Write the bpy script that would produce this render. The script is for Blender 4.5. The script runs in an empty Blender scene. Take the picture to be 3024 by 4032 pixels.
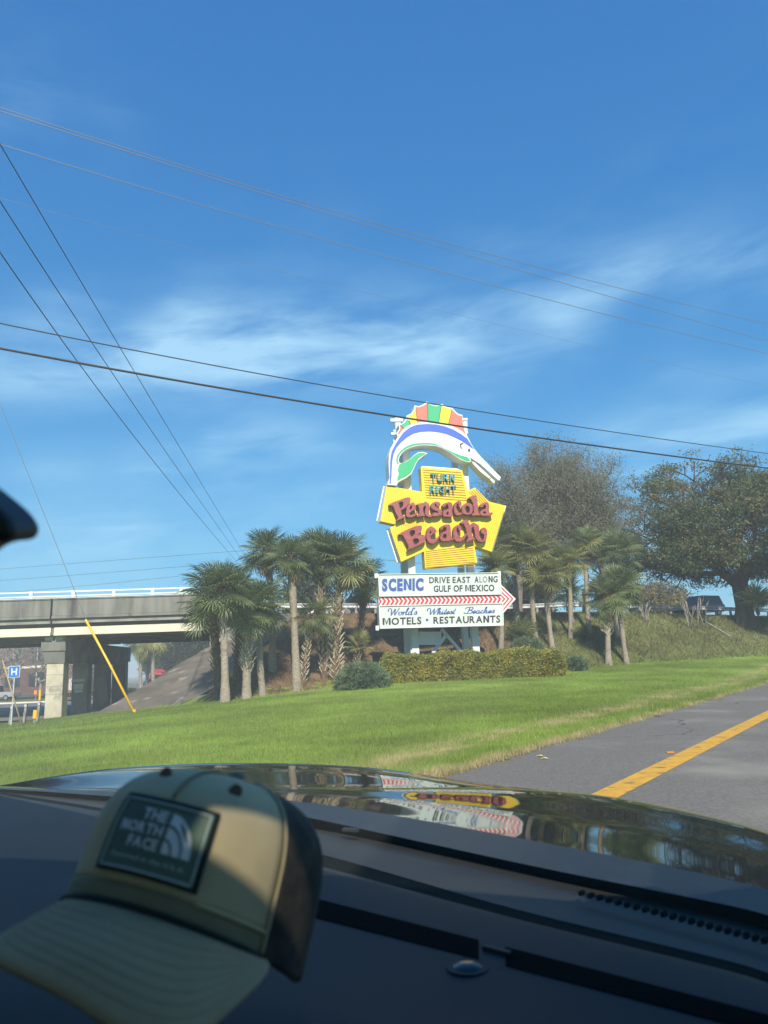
import bpy, bmesh, math, random
import numpy as np
from mathutils import Vector, Matrix, Euler
from mathutils.geometry import tessellate_polygon
rng = np.random.default_rng(7)
random.seed(7)
R = math.radians
scene = bpy.context.scene
COL = scene.collection

# ------------------------------------------------------------------ camera
F = 2912.0                                   # focal length in pixels of the 3024 x 4032 photograph
PITCH, ROLL = math.atan(604 / F), R(2.3)
CAM = np.array([0, 0, 1.35])
cf = np.array([0, math.cos(PITCH), math.sin(PITCH)])
_u0 = np.array([0, -math.sin(PITCH), math.cos(PITCH)])
_r0 = np.array([1.0, 0, 0])
cr = _r0 * math.cos(ROLL) - _u0 * math.sin(ROLL)
cu = _u0 * math.cos(ROLL) + _r0 * math.sin(ROLL)
cd = bpy.data.cameras.new('camera')
cam = bpy.data.objects.new('camera', cd)
COL.objects.link(cam)
cam.matrix_world = Matrix(((cr[0], cu[0], -cf[0], CAM[0]), (cr[1], cu[1], -cf[1], CAM[1]), (cr[2], cu[2], -cf[2], CAM[2]), (0, 0, 0, 1)))
cd.sensor_fit = 'VERTICAL'
cd.sensor_height = 36.0
cd.lens = 36.0 * F / 4032
cd.clip_start, cd.clip_end = 0.02, 3000
cd.dof.use_dof = True
cd.dof.focus_distance = 38.0
cd.dof.aperture_fstop = 8.5
scene.camera = cam

# ------------------------------------------------------------------ world, sun, exposure
SUN_AZ, SUN_EL = R(173), R(40)              # clockwise from +Y: behind the camera
world = bpy.data.worlds.new('World')
scene.world = world
world.use_nodes = True
nt = world.node_tree
nt.nodes.clear()
class NB:
    def __init__(s, t): s.t = t
    def n(s, typ, **kw):
        x = s.t.nodes.new(typ)
        for k, v in kw.items(): setattr(x, k, v)
        return x
    def put(s, sock, v):
        if isinstance(v, bpy.types.NodeSocket): s.t.links.new(v, sock)
        else: sock.default_value = v
    def m(s, op, a, b=0.0, clamp=False):
        x = s.n('ShaderNodeMath', operation=op, use_clamp=clamp)
        s.put(x.inputs[0], a); s.put(x.inputs[1], b)
        return x.outputs[0]
    def mix(s, fac, a, b, mode='MIX'):
        x = s.n('ShaderNodeMix', data_type='RGBA', blend_type=mode)
        s.put(x.inputs[0], fac)
        for q, v in ((x.inputs[6], a), (x.inputs[7], b)):
            s.put(q, v if isinstance(v, bpy.types.NodeSocket) else (v[0], v[1], v[2], 1))
        return x.outputs[2]
    def ramp(s, fac, lo, hi):
        x = s.n('ShaderNodeMapRange', interpolation_type='SMOOTHSTEP')
        s.put(x.inputs[0], fac); x.inputs[1].default_value = lo; x.inputs[2].default_value = hi
        return x.outputs[0]
    def noise(s, vec, scale, detail=4, rough=0.55, dist=0.0):
        x = s.n('ShaderNodeTexNoise')
        if vec is not None: s.t.links.new(vec, x.inputs['Vector'])
        x.inputs['Scale'].default_value = scale; x.inputs['Detail'].default_value = detail
        x.inputs['Roughness'].default_value = rough; x.inputs['Distortion'].default_value = dist
        return x.outputs['Fac']
w = NB(nt)
sky = w.n('ShaderNodeTexSky', sky_type='NISHITA')
sky.sun_disc = False
sky.sun_elevation, sky.sun_rotation = SUN_EL, SUN_AZ
sky.air_density, sky.dust_density, sky.ozone_density = 1.0, 0.35, 2.2
tc = w.n('ShaderNodeTexCoord')
sx = w.n('ShaderNodeSeparateXYZ')
nt.links.new(tc.outputs['Generated'], sx.inputs[0])
az = w.m('ARCTAN2', sx.outputs[0], sx.outputs[1])
el = w.m('ARCSINE', sx.outputs[2])
def cvec(ka, ke, tilt, off):
    x = w.n('ShaderNodeCombineXYZ')
    w.put(x.inputs[0], w.m('MULTIPLY', az, ka))
    w.put(x.inputs[1], w.m('ADD', w.m('MULTIPLY', el, ke), w.m('MULTIPLY', az, tilt)))
    x.inputs[2].default_value = off
    return x.outputs[0]
def band(center, slope, wid, wob, noff, lo, hi, amp):
    nz = w.noise(cvec(1.6, 3.0, 0.0, noff), 2.0, 3)
    c = w.m('ADD', w.m('MULTIPLY', az, slope), center)
    c = w.m('ADD', c, w.m('MULTIPLY', w.m('SUBTRACT', nz, 0.5), wob))
    d = w.m('DIVIDE', w.m('SUBTRACT', el, c), wid)
    g = w.m('POWER', 2.71828, w.m('MULTIPLY', w.m('MULTIPLY', d, d), -1.0))
    f = w.ramp(w.noise(cvec(2.3, 9.0, -0.7, noff + 3.1), 2.0, 8, 0.60, 0.25), lo, hi)
    f2 = w.ramp(w.noise(cvec(1.5, 2.5, 0.0, noff + 9.0), 1.6, 2), 0.35, 0.62)
    return w.m('MULTIPLY', w.m('MULTIPLY', w.m('MULTIPLY', g, f), f2), amp)
dens = band(R(24.2), 0.03, R(3.4), 0.07, 4.3, 0.24, 0.80, 1.05)
for a in ((R(17.5), 0.13, R(2.2), 0.07, 11.7, 0.25, 0.85, 0.7), (R(12.5), 0.10, R(2.6), 0.05, 23.9, 0.25, 0.85, 0.75), (R(7), 0.05, R(2.6), 0.04, 31.0, 0.2, 0.85, 0.7),
          (R(33), -0.1, R(5), 0.2, 43.0, 0.35, 0.9, 0.22)):
    dens = w.m('ADD', dens, band(*a))
dens = w.m('MINIMUM', dens, 0.62)
ss = w.n('ShaderNodeSeparateColor'); sc3 = w.n('ShaderNodeCombineColor')       # phone-camera rendering of the same sky: deeper, bluer
nt.links.new(sky.outputs[0], ss.inputs[0])
for i_, (g_, t_) in enumerate(((1.05, .19), (.68, .80), (.43, 1.80))):
    w.put(sc3.inputs[i_], w.m('MULTIPLY', w.m('POWER', ss.outputs[i_], g_), t_))
skyc = w.mix(dens, sc3.outputs[0], (2.9, 4.6, 5.6))
bg = w.n('ShaderNodeBackground')
bg.inputs['Strength'].default_value = 0.14
nt.links.new(skyc, bg.inputs['Color'])
wo = w.n('ShaderNodeOutputWorld')
nt.links.new(bg.outputs[0], wo.inputs[0])
sl = bpy.data.lights.new('sun', 'SUN')
sl.energy, sl.angle, sl.color = 4.6, R(0.53), (1.0, 0.93, 0.80)
so = bpy.data.objects.new('sun', sl)
COL.objects.link(so)
SUN = np.array([math.sin(SUN_AZ) * math.cos(SUN_EL), math.cos(SUN_AZ) * math.cos(SUN_EL), math.sin(SUN_EL)])
so.rotation_euler = Vector(SUN).to_track_quat('Z', 'Y').to_euler()
vs = scene.view_settings
vs.view_transform, vs.look, vs.exposure, vs.gamma = 'Standard', 'None', 0.6, 1.0
vs.use_curve_mapping = False
scene.cycles.use_denoising = True
scene.cycles.max_bounces = 8
scene.cycles.transparent_max_bounces = 12
scene.cycles.caustics_reflective = scene.cycles.caustics_refractive = False

# ------------------------------------------------------------------ measuring helpers
def ray(x, y): return cf + cr * (x - 1512) / F - cu * (y - 2016) / F
def at(x, y, Y):
    d = ray(x, y); return CAM + d * (Y / d[1])
def onz(x, y, z):
    d = ray(x, y); return CAM + d * ((z - CAM[2]) / d[2])
def nrm(a): return a / np.linalg.norm(a)

# ------------------------------------------------------------------ object helpers
def link(o, parent=None):
    COL.objects.link(o)
    if parent is not None: o.parent = parent
    return o
def tag(o, label=None, cat=None, group=None, kind=None):
    for k, v in (('label', label), ('category', cat), ('group', group), ('kind', kind)):
        if v: o[k] = v
    return o
def thing(name, label, cat, loc=(0, 0, 0), rz=0.0, group=None):
    o = bpy.data.objects.new(name, None)
    o.empty_display_size = 0.2
    link(o); o.location = [float(a) for a in loc]; o.rotation_euler = (0, 0, rz)
    return tag(o, label, cat, group)
def mesh(name, V, Fc, mats=None, smooth=False, mi=None):
    V = np.asarray(V, dtype=np.float32).reshape(-1, 3)
    me = bpy.data.meshes.new(name)
    if isinstance(Fc, np.ndarray):
        n, k = Fc.shape
        me.vertices.add(len(V)); me.vertices.foreach_set('co', V.ravel())
        me.loops.add(n * k); me.loops.foreach_set('vertex_index', Fc.astype(np.int32).ravel())
        me.polygons.add(n); me.polygons.foreach_set('loop_start', np.arange(0, n * k, k, dtype=np.int32))
        me.polygons.foreach_set('loop_total', np.full(n, k, dtype=np.int32))
        me.update(calc_edges=True)
    else:
        me.from_pydata([tuple(map(float, v)) for v in V], [], Fc)
    if mats is not None:
        for m_ in (mats if isinstance(mats, (list, tuple)) else [mats]): me.materials.append(m_)
    if mi is not None: me.polygons.foreach_set('material_index', np.asarray(mi, dtype=np.int32))
    if smooth: me.polygons.foreach_set('use_smooth', np.ones(len(me.polygons), dtype=bool))
    me.update()
    return me
def obj(name, me, parent=None, loc=None, rot=None, scale=None):
    o = link(bpy.data.objects.new(name, me), parent)
    if loc is not None: o.location = [float(a) for a in loc]
    if rot is not None: o.rotation_euler = rot
    if scale is not None: o.scale = scale if hasattr(scale, '__len__') else (scale,) * 3
    return o
class MB:
    """collects shapes for one mesh object"""
    def __init__(s): s.v, s.f, s.mi, s.k = [], [], [], 0
    def raw(s, V, Fc):
        b = len(s.v)
        s.v.extend([tuple(map(float, a)) for a in V]); s.f.extend([tuple(i + b for i in q) for q in Fc]); s.mi.extend([s.k] * len(Fc))
        return s
    def hexa(s, P):   # 8 corners: bottom ring of 4, top ring of 4
        return s.raw(P, [(3, 2, 1, 0), (4, 5, 6, 7), (0, 1, 5, 4), (1, 2, 6, 5), (2, 3, 7, 6), (3, 0, 4, 7)])
    def box(s, lo, hi, M=None):
        x0, y0, z0 = lo; x1, y1, z1 = hi
        P = [(x0, y0, z0), (x1, y0, z0), (x1, y1, z0), (x0, y1, z0), (x0, y0, z1), (x1, y0, z1), (x1, y1, z1), (x0, y1, z1)]
        if M is not None: P = [M @ Vector(p) for p in P]
        return s.hexa(P)
    def beam(s, a, b, wd, ht, up=(0, 0, 1)):
        a, b = Vector(a), Vector(b); d = (b - a).normalized(); sd = d.cross(Vector(up))
        if sd.length < 1e-4: sd = d.cross(Vector((1, 0, 0)))
        sd.normalize(); u = sd.cross(d).normalized()
        q = [sd * (-wd / 2) + u * (-ht / 2), sd * (wd / 2) + u * (-ht / 2), sd * (wd / 2) + u * (ht / 2), sd * (-wd / 2) + u * (ht / 2)]
        return s.hexa([a + t for t in q] + [b + t for t in q])
    def tube(s, pts, rad, n=8, cap=True):
        pts = [Vector(p) for p in pts]; m = len(pts)
        rad = rad if hasattr(rad, '__len__') else [rad] * m
        V = []; ref = Vector((0.31, 0.52, 0.79))
        for i, p in enumerate(pts):
            d = (pts[min(i + 1, m - 1)] - pts[max(i - 1, 0)]).normalized()
            a = d.cross(ref).normalized(); b_ = d.cross(a)
            for j in range(n):
                t = 2 * math.pi * j / n
                V.append(p + (a * math.cos(t) + b_ * math.sin(t)) * rad[i])
        Fc = [(i * n + j, i * n + (j + 1) % n, (i + 1) * n + (j + 1) % n, (i + 1) * n + j) for i in range(m - 1) for j in range(n)]
        if cap: Fc += [tuple(range(n - 1, -1, -1)), tuple(range((m - 1) * n, m * n))]
        return s.raw(V, Fc)
    def prism(s, poly, off):   # planar 3-D polygon pushed along off
        poly = [Vector(p) for p in poly]; n = len(poly); off = Vector(off)
        V = poly + [p + off for p in poly]
        return s.raw(V, [tuple(range(n)), tuple(range(2 * n - 1, n - 1, -1))] + [(i, n + i, n + (i + 1) % n, (i + 1) % n) for i in range(n)])
    def sphere(s, c, rx, ry=None, rz=None, nu=12, nv=7):
        ry = rx if ry is None else ry; rz = rx if rz is None else rz
        V = [(c[0], c[1], c[2] - rz)]
        for i in range(1, nv):
            a = math.pi * i / nv - math.pi / 2
            V += [(c[0] + rx * math.cos(a) * math.cos(2 * math.pi * j / nu), c[1] + ry * math.cos(a) * math.sin(2 * math.pi * j / nu), c[2] + rz * math.sin(a)) for j in range(nu)]
        V.append((c[0], c[1], c[2] + rz)); L = len(V) - 1
        Fc = [(0, 1 + (j + 1) % nu, 1 + j) for j in range(nu)] + [(L, L - nu + j, L - nu + (j + 1) % nu) for j in range(nu)]
        for i in range(nv - 2): Fc += [(1 + i * nu + j, 1 + i * nu + (j + 1) % nu, 1 + (i + 1) * nu + (j + 1) % nu, 1 + (i + 1) * nu + j) for j in range(nu)]
        return s.raw(V, Fc)
    def build(s, name, mats, parent=None, smooth=False, bevel=0, **kw):
        me = mesh(name, s.v, s.f, mats, smooth, s.mi)
        o = obj(name, me, parent, **kw)
        if bevel:
            b = o.modifiers.new('edge', 'BEVEL'); b.width = bevel; b.segments = 2; b.limit_method = 'ANGLE'
        return o
def poly_mesh(name, outer, holes, to3, depth_vec, mats, side_fn=None):
    """front face with holes + side walls; to3 maps 2-D points to 3-D; returns a mesh"""
    loops = [list(outer)] + [list(h) for h in holes]
    V2 = [(float(p[0]), float(p[1])) for l in loops for p in l]
    F2 = [tuple(q) for q in tessellate_polygon([[Vector((float(p[0]), float(p[1]), 0)) for p in l] for l in loops])]
    mb = MB(); dv = np.array(depth_vec, float)
    P3 = [to3(p) for p in V2]
    F2 = [q[::-1] if np.dot(np.cross(np.array(P3[q[1]]) - P3[q[0]], np.array(P3[q[2]]) - P3[q[0]]), dv) > 0 else q for q in F2]
    mb.raw(P3, F2)
    mb.raw([np.array(p) + dv for p in P3], [q[::-1] for q in F2])
    for loop in [outer] + list(holes):
        L = [np.array(to3(p)) for p in loop]; n = len(L)
        for i in range(n):
            a, b = L[i], L[(i + 1) % n]
            mb.k = side_fn(loop[i], loop[(i + 1) % n]) if side_fn else (1 if len(mats) > 1 else 0)
            mb.raw([a, b, b + dv, a + dv], [(0, 1, 2, 3)])
    return mesh(name, mb.v, mb.f, mats, False, mb.mi)
def chaikin(P, it=1):
    P = [np.array(p, float) for p in P]
    for _ in range(it):
        Q = []
        for i in range(len(P)):
            a, b = P[i], P[(i + 1) % len(P)]
            Q += [a * .75 + b * .25, a * .25 + b * .75]
        P = Q
    return P
def inside(p, poly):
    x, y = p; c = False; n = len(poly)
    for i in range(n):
        x1, y1 = poly[i][0], poly[i][1]; x2, y2 = poly[(i + 1) % n][0], poly[(i + 1) % n][1]
        if (y1 > y) != (y2 > y) and x < (x2 - x1) * (y - y1) / (y2 - y1) + x1: c = not c
    return c

# ------------------------------------------------------------------ materials
def mat(name, col, rough=0.6, col2=None, scale=5.0, detail=5, lo=0.35, hi=0.65, bump=0.0, bscale=None, spec=0.5, metal=0.0, coat=0.0, rnd=0.0,
        stretch=(1, 1, 1), col3=None, scale3=1.0, lo3=0.5, hi3=0.7, trans=0.0, attr=None):
    m = bpy.data.materials.new(name); m.use_nodes = True
    b = NB(m.node_tree); ns = m.node_tree.nodes
    pr = ns['Principled BSDF']; out = ns['Material Output']
    vec = None
    if col2 is not None or bump or col3 is not None:
        t = b.n('ShaderNodeTexCoord'); mp = b.n('ShaderNodeMapping'); mp.inputs['Scale'].default_value = stretch
        b.t.links.new(t.outputs['Object'], mp.inputs[0]); vec = mp.outputs[0]
    c = (*col, 1)
    if col2 is not None: c = b.mix(b.ramp(b.noise(vec, scale, detail), lo, hi), col, col2)
    if col3 is not None: c = b.mix(b.ramp(b.noise(vec, scale3, 4), lo3, hi3), c, col3)
    if attr:
        a = b.n('ShaderNodeVertexColor', layer_name=attr)
        c = b.mix(1.0, a.outputs[0], c if not isinstance(c, tuple) else c[:3], 'MULTIPLY')
    if rnd:
        oi = b.n('ShaderNodeObjectInfo'); h = b.n('ShaderNodeHueSaturation')
        b.put(h.inputs['Value'], b.m('ADD', b.m('MULTIPLY', oi.outputs['Random'], 2 * rnd), 1 - rnd))
        b.put(h.inputs['Hue'], b.m('ADD', b.m('MULTIPLY', oi.outputs['Random'], -0.06 * rnd), 0.5 + .03 * rnd))
        b.put(h.inputs['Color'], c if not isinstance(c, tuple) else c); c = h.outputs[0]
    b.put(pr.inputs['Base Color'], c)
    pr.inputs['Roughness'].default_value = rough; pr.inputs['Metallic'].default_value = metal
    pr.inputs['Specular IOR Level'].default_value = spec; pr.inputs['Coat Weight'].default_value = coat
    if bump:
        bn = b.n('ShaderNodeBump'); bn.inputs['Strength'].default_value = bump
        b.put(bn.inputs['Height'], b.noise(vec, bscale or scale * 3, 4)); b.t.links.new(bn.outputs[0], pr.inputs['Normal'])
    if trans:
        tl = b.n('ShaderNodeBsdfTranslucent'); b.put(tl.inputs['Color'], c)
        mx = b.n('ShaderNodeMixShader'); mx.inputs[0].default_value = trans
        b.t.links.new(pr.outputs[0], mx.inputs[1]); b.t.links.new(tl.outputs[0], mx.inputs[2]); b.t.links.new(mx.outputs[0], out.inputs['Surface'])
    return m
M = {}
M['lawn'] = mat('lawn', (1, 1, 1), 0.9, (0.72, 0.74, 0.6), 2.5, 6, 0.3, 0.7, bump=0.6, bscale=60, spec=0.1, attr='Col')
M['blade'] = mat('blade', (1, 1, 1), 0.6, spec=0.2, trans=0.35, attr='Col')
M['bank'] = mat('bank', (1, 1, 1), 0.95, (0.6, 0.6, 0.55), 1.6, 8, 0.3, 0.7, bump=0.8, bscale=9, spec=0.05, attr='Col')
M['paving_dirt'] = mat('slope_concrete', (0.155, 0.13, 0.10), 0.95, (0.075, 0.062, 0.05), 0.55, 8, 0.3, 0.7, bump=0.35, bscale=6, stretch=(0.35, 1, 2.2), col3=(0.26, 0.23, 0.18), scale3=1.2, lo3=.55, hi3=.7)
M['asphalt'] = mat('asphalt', (0.19, 0.172, 0.148), 0.9, (0.105, 0.096, 0.085), 38, 10, 0.3, 0.7, bump=0.5, bscale=120, col3=(0.25, 0.225, 0.19), scale3=0.35, lo3=.5, hi3=.75, spec=0.25)
M['asphalt_far'] = mat('street_asphalt', (0.16, 0.155, 0.15), 0.9, (0.11, 0.11, 0.11), 0.3, 5)
M['yellow_paint'] = mat('yellow_paint', (0.62, 0.33, 0.02), 0.75, (0.50, 0.27, 0.03), 6, 6, bump=0.2, bscale=90, col3=(0.22, 0.15, 0.06), scale3=4.5, lo3=.56, hi3=.68)
M['white_paint'] = mat('white_paint', (0.66, 0.70, 0.66), 0.45, (0.60, 0.64, 0.60), 1.5, 5, 0.4, 0.75)
M['cream'] = mat('cream_paint', (0.82, 0.78, 0.66), 0.5)
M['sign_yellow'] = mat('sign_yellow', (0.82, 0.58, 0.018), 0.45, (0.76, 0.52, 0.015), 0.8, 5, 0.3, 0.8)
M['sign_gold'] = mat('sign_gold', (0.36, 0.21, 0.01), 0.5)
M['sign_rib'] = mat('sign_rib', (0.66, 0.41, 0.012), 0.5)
M['sign_red'] = mat('sign_red', (0.26, 0.016, 0.024), 0.45, (0.21, 0.014, 0.022), 2, 4)
M['sign_red_side'] = mat('sign_red_side', (0.10, 0.05, 0.035), 0.6)
M['bulb'] = mat('bulb', (0.80, 0.50, 0.44), 0.35)
M['teal'] = mat('teal', (0.07, 0.30, 0.32), 0.35)
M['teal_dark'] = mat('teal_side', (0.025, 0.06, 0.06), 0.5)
M['coral'] = mat('coral', (0.80, 0.16, 0.11), 0.45)
M['green'] = mat('fish_green', (0.035, 0.40, 0.16), 0.45)
M['fish_yellow'] = mat('fish_yellow', (0.88, 0.62, 0.02), 0.45)
M['blue'] = mat('fish_blue', (0.055, 0.12, 0.50), 0.45)
M['dark_line'] = mat('dark_line', (0.03, 0.035, 0.04), 0.6)
M['board'] = mat('board', (0.57, 0.63, 0.58), 0.4, (0.53, 0.58, 0.53), 0.6, 4)
M['letter_black'] = mat('letter_black', (0.025, 0.027, 0.03), 0.5)
M['letter_grey'] = mat('letter_faded', (0.20, 0.21, 0.21), 0.5)
M['letter_blue'] = mat('letter_blue', (0.035, 0.085, 0.30), 0.5)
M['arrow_red'] = mat('arrow_red', (0.55, 0.03, 0.045), 0.45)
M['concrete'] = mat('concrete', (0.22, 0.215, 0.185), 0.9, (0.12, 0.118, 0.10), 1.1, 8, 0.3, 0.75, bump=0.25, bscale=20, stretch=(1.6, 1.6, 0.22), col3=(0.06, 0.06, 0.055), scale3=0.9, lo3=.52, hi3=.72)
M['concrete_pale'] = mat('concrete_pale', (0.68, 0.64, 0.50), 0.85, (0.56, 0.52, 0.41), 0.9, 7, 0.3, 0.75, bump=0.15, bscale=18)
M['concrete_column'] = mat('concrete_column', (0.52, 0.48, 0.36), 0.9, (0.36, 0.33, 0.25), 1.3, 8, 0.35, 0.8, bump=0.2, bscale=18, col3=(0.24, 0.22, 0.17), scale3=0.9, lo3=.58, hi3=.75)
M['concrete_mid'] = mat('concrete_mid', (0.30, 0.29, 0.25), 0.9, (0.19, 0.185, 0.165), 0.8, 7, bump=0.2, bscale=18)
M['galv'] = mat('galvanised', (0.60, 0.61, 0.60), 0.5, (0.48, 0.49, 0.49), 3, 4, metal=0.2)
M['trunk'] = mat('palm_trunk', (0.34, 0.29, 0.22), 0.95, (0.20, 0.165, 0.125), 7, 6, 0.3, 0.7, bump=0.7, bscale=14, stretch=(1, 1, 2.5))
M['trunk_fibre'] = mat('palm_trunk_fibre', (0.17, 0.11, 0.065), 0.95, (0.08, 0.05, 0.03), 6, 6, bump=0.8, bscale=20)
M['boot'] = mat('palm_boot', (0.56, 0.49, 0.36), 0.9, (0.38, 0.31, 0.22), 8, 4, bump=0.3)
M['boot_brown'] = mat('palm_boot_brown', (0.27, 0.19, 0.12), 0.9, (0.16, 0.11, 0.065), 8, 4, bump=0.3)
M['frond'] = mat('frond', (0.20, 0.235, 0.095), 0.5, (0.145, 0.19, 0.078), 2.5, 3, spec=0.4, trans=0.4, rnd=0.4)
M['frond_warm'] = mat('frond_warm', (0.34, 0.33, 0.115), 0.5, (0.24, 0.255, 0.09), 2.5, 3, spec=0.4, trans=0.4, rnd=0.4)
M['dead_frond'] = mat('dead_frond', (0.20, 0.155, 0.085), 0.9, (0.12, 0.09, 0.05), 6, 3)
M['bark'] = mat('bark', (0.075, 0.06, 0.048), 0.95, (0.035, 0.029, 0.024), 5, 6, bump=0.8, bscale=10, stretch=(1, 1, .3))
M['bark_grey'] = mat('bark_grey', (0.20, 0.175, 0.15), 0.95, (0.13, 0.115, 0.10), 5, 5)
M['bark_pale'] = mat('bark_pale', (0.32, 0.28, 0.23), 0.9, (0.2, 0.17, 0.14), 5, 5)
M['oak_leaf'] = mat('oak_leaf', (0.088, 0.128, 0.046), 0.6, (0.165, 0.148, 0.052), 0.55, 4, 0.38, 0.62, spec=0.3, trans=0.25, col3=(0.05, 0.065, 0.028), scale3=3, lo3=.5, hi3=.6)
M['bare_leaf'] = mat('sparse_leaf', (0.125, 0.145, 0.064), 0.7, (0.18, 0.165, 0.095), 0.8, 4, trans=0.2)
M['gold_leaf'] = mat('golden_leaf', (0.20, 0.14, 0.035), 0.7, (0.12, 0.115, 0.032), 0.5, 4, trans=0.2)
M['dark_leaf'] = mat('dark_leaf', (0.045, 0.060, 0.028), 0.7, (0.025, 0.038, 0.018), 0.6, 4, trans=0.2)
M['hedge_leaf'] = mat('hedge_leaf', (0.20, 0.205, 0.026), 0.55, (0.33, 0.29, 0.028), 1.2, 5, 0.4, 0.65, trans=0.2, col3=(0.13, 0.11, 0.03), scale3=0.55, lo3=.62, hi3=.75)
M['hedge_core'] = mat('hedge_inner', (0.03, 0.028, 0.012), 0.95)
M['juniper'] = mat('juniper', (0.135, 0.195, 0.098), 0.7, (0.085, 0.13, 0.068), 3, 4, trans=0.1)
M['tyre'] = mat('tyre', (0.015, 0.015, 0.016), 0.9)
M['rim'] = mat('rim', (0.5, 0.5, 0.5), 0.3, metal=0.8)
M['glass_dark'] = mat('window_glass', (0.012, 0.016, 0.02), 0.05)
M['glass_sky'] = mat('window_tint', (0.05, 0.08, 0.09), 0.05)
M['car_silver'] = mat('car_silver', (0.45, 0.46, 0.47), 0.3, metal=0.4, coat=0.5)
M['car_white'] = mat('car_white', (0.75, 0.75, 0.74), 0.3, coat=0.5)
M['car_dark'] = mat('car_dark', (0.025, 0.03, 0.04), 0.2, coat=0.5)
M['car_black'] = mat('car_black', (0.012, 0.013, 0.016), 0.2, coat=0.5)
M['car_red'] = mat('car_red', (0.36, 0.03, 0.025), 0.35, coat=0.3)
M['lamp_red'] = mat('lamp_red', (0.4, 0.02, 0.02), 0.2)
M['lamp_clear'] = mat('lamp_clear', (0.8, 0.8, 0.8), 0.1)
M['orange'] = mat('orange', (0.75, 0.25, 0.02), 0.5)
M['yellow_plastic'] = mat('yellow_plastic', (0.80, 0.45, 0.02), 0.45)
M['tan_plastic'] = mat('tan_plastic', (0.32, 0.26, 0.13), 0.7)
M['wood_grey'] = mat('weathered_wood', (0.30, 0.28, 0.25), 0.95, (0.2, 0.185, 0.165), 6, 4)
M['h_blue'] = mat('h_blue', (0.02, 0.16, 0.55), 0.35)
M['brick'] = mat('brick', (0.13, 0.065, 0.055), 0.9, (0.10, 0.05, 0.042), 2, 5)
M['mulch'] = mat('mulch', (0.16, 0.085, 0.05), 0.95)
M['wire'] = mat('wire', (0.02, 0.022, 0.025), 0.6)
M['wire_pale'] = mat('wire_pale', (0.20, 0.19, 0.17), 0.4)
# own car
M['hood'] = mat('hood_paint', (0.006, 0.007, 0.007), 0.03, spec=0.38)
M['cowl'] = mat('cowl_plastic', (0.012, 0.016, 0.020), 0.5, (0.016, 0.021, 0.025), 30, 4, bump=0.1, bscale=400)
M['cowl_grey'] = mat('cowl_grey', (0.022, 0.022, 0.019), 0.6, (0.018, 0.018, 0.016), 8, 3)
M['black'] = mat('black_gap', (0.002, 0.003, 0.003), 0.9, spec=0.05)  # near-black, standing in for shade in the gaps and the slot
M['dash'] = mat('dash_plastic', (0.006, 0.009, 0.014), 0.6, (0.008, 0.011, 0.016), 6, 3, bump=0.12, bscale=700, spec=0.3)
M['headliner'] = mat('headliner', (0.50, 0.48, 0.44), 0.95)
M['car_outer'] = mat('body_paint', (0.006, 0.007, 0.007), 0.06, coat=1.0)
M['chrome'] = mat('chrome', (0.7, 0.7, 0.7), 0.12, metal=1.0)

# fine cracks in the road surface
def crack(m_):
    b = NB(m_.node_tree); pr = m_.node_tree.nodes['Principled BSDF']; old = pr.inputs['Base Color'].links[0].from_socket
    t = b.n('ShaderNodeTexCoord'); nz = b.n('ShaderNodeTexNoise'); nz.inputs['Scale'].default_value = 1.1; b.t.links.new(t.outputs['Object'], nz.inputs['Vector'])
    ad = b.n('ShaderNodeVectorMath', operation='ADD'); b.t.links.new(t.outputs['Object'], ad.inputs[0]); b.t.links.new(nz.outputs['Color'], ad.inputs[1])
    v = b.n('ShaderNodeTexVoronoi', feature='DISTANCE_TO_EDGE'); v.inputs['Scale'].default_value = .13; b.t.links.new(ad.outputs[0], v.inputs['Vector'])
    f_ = b.ramp(v.outputs['Distance'], .0008, .0035); mx = b.mix(f_, (.055, .052, .048), old); b.t.links.new(mx, pr.inputs['Base Color'])
crack(M['asphalt'])
# ================================================================== terrain
CTRL = np.array([(-0.44, 38.5, .46), (9.6, 41, .52), (-7.8, 36, 0), (14.4, 46, .88), (26, 52, 1.0), (36, 58, 1.15), (-12.7, 41.5, -.45), (-17.8, 44, -.78), (-18.9, 38, -.80), (-6.1, 12, -.24),
                 (.78, 9.58, 0.02), (15.5, 31.3, 0.02), (8, 20, .02), (-8, -3.4, 0), (28, 49.5, .6), (-3, 4, -.02), (-15, 20, -.55), (-24, 30, -1.15), (-26, 45, -1.3), (-34, 40, -1.5), (-30, 15, -1.2), (-10, 26, -.2),
                 (0, 24, .16), (6, 31, .3), (-22, 50, -1.1), (-26, 60, -1.35), (60, 70, 1.6), (44, 72, 1.3)])
def _tps(r2): return np.where(r2 > 1e-9, r2 * np.log(np.maximum(r2, 1e-9)), 0)
_n = len(CTRL)
_K = _tps(((CTRL[:, None, :2] - CTRL[None, :, :2]) ** 2).sum(-1)) + np.eye(_n) * 8.0
_P = np.c_[np.ones(_n), CTRL[:, :2]]
_sol = np.linalg.solve(np.block([[_K, _P], [_P.T, np.zeros((3, 3))]]), np.r_[CTRL[:, 2], 0, 0, 0])
def lawn_z(X, Y):
    X, Y = np.atleast_1d(X).astype(float), np.atleast_1d(Y).astype(float)
    r2 = (X[:, None] - CTRL[:, 0]) ** 2 + (Y[:, None] - CTRL[:, 1]) ** 2
    return _tps(r2) @ _sol[:_n] + _sol[_n] + _sol[_n + 1] * X + _sol[_n + 2] * Y
TOE = np.array([(-18.2, 90), (-18.0, 47), (-17.2, 44.2), (-12.7, 41.6), (-9.5, 38.2), (-7.8, 36.9), (-5.5, 37.4), (-2.6, 39.4), (2, 41.6), (9.6, 42.6), (14.0, 45.6), (18, 47.6), (26, 52), (36, 58), (60, 72), (60, 110)])
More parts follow.
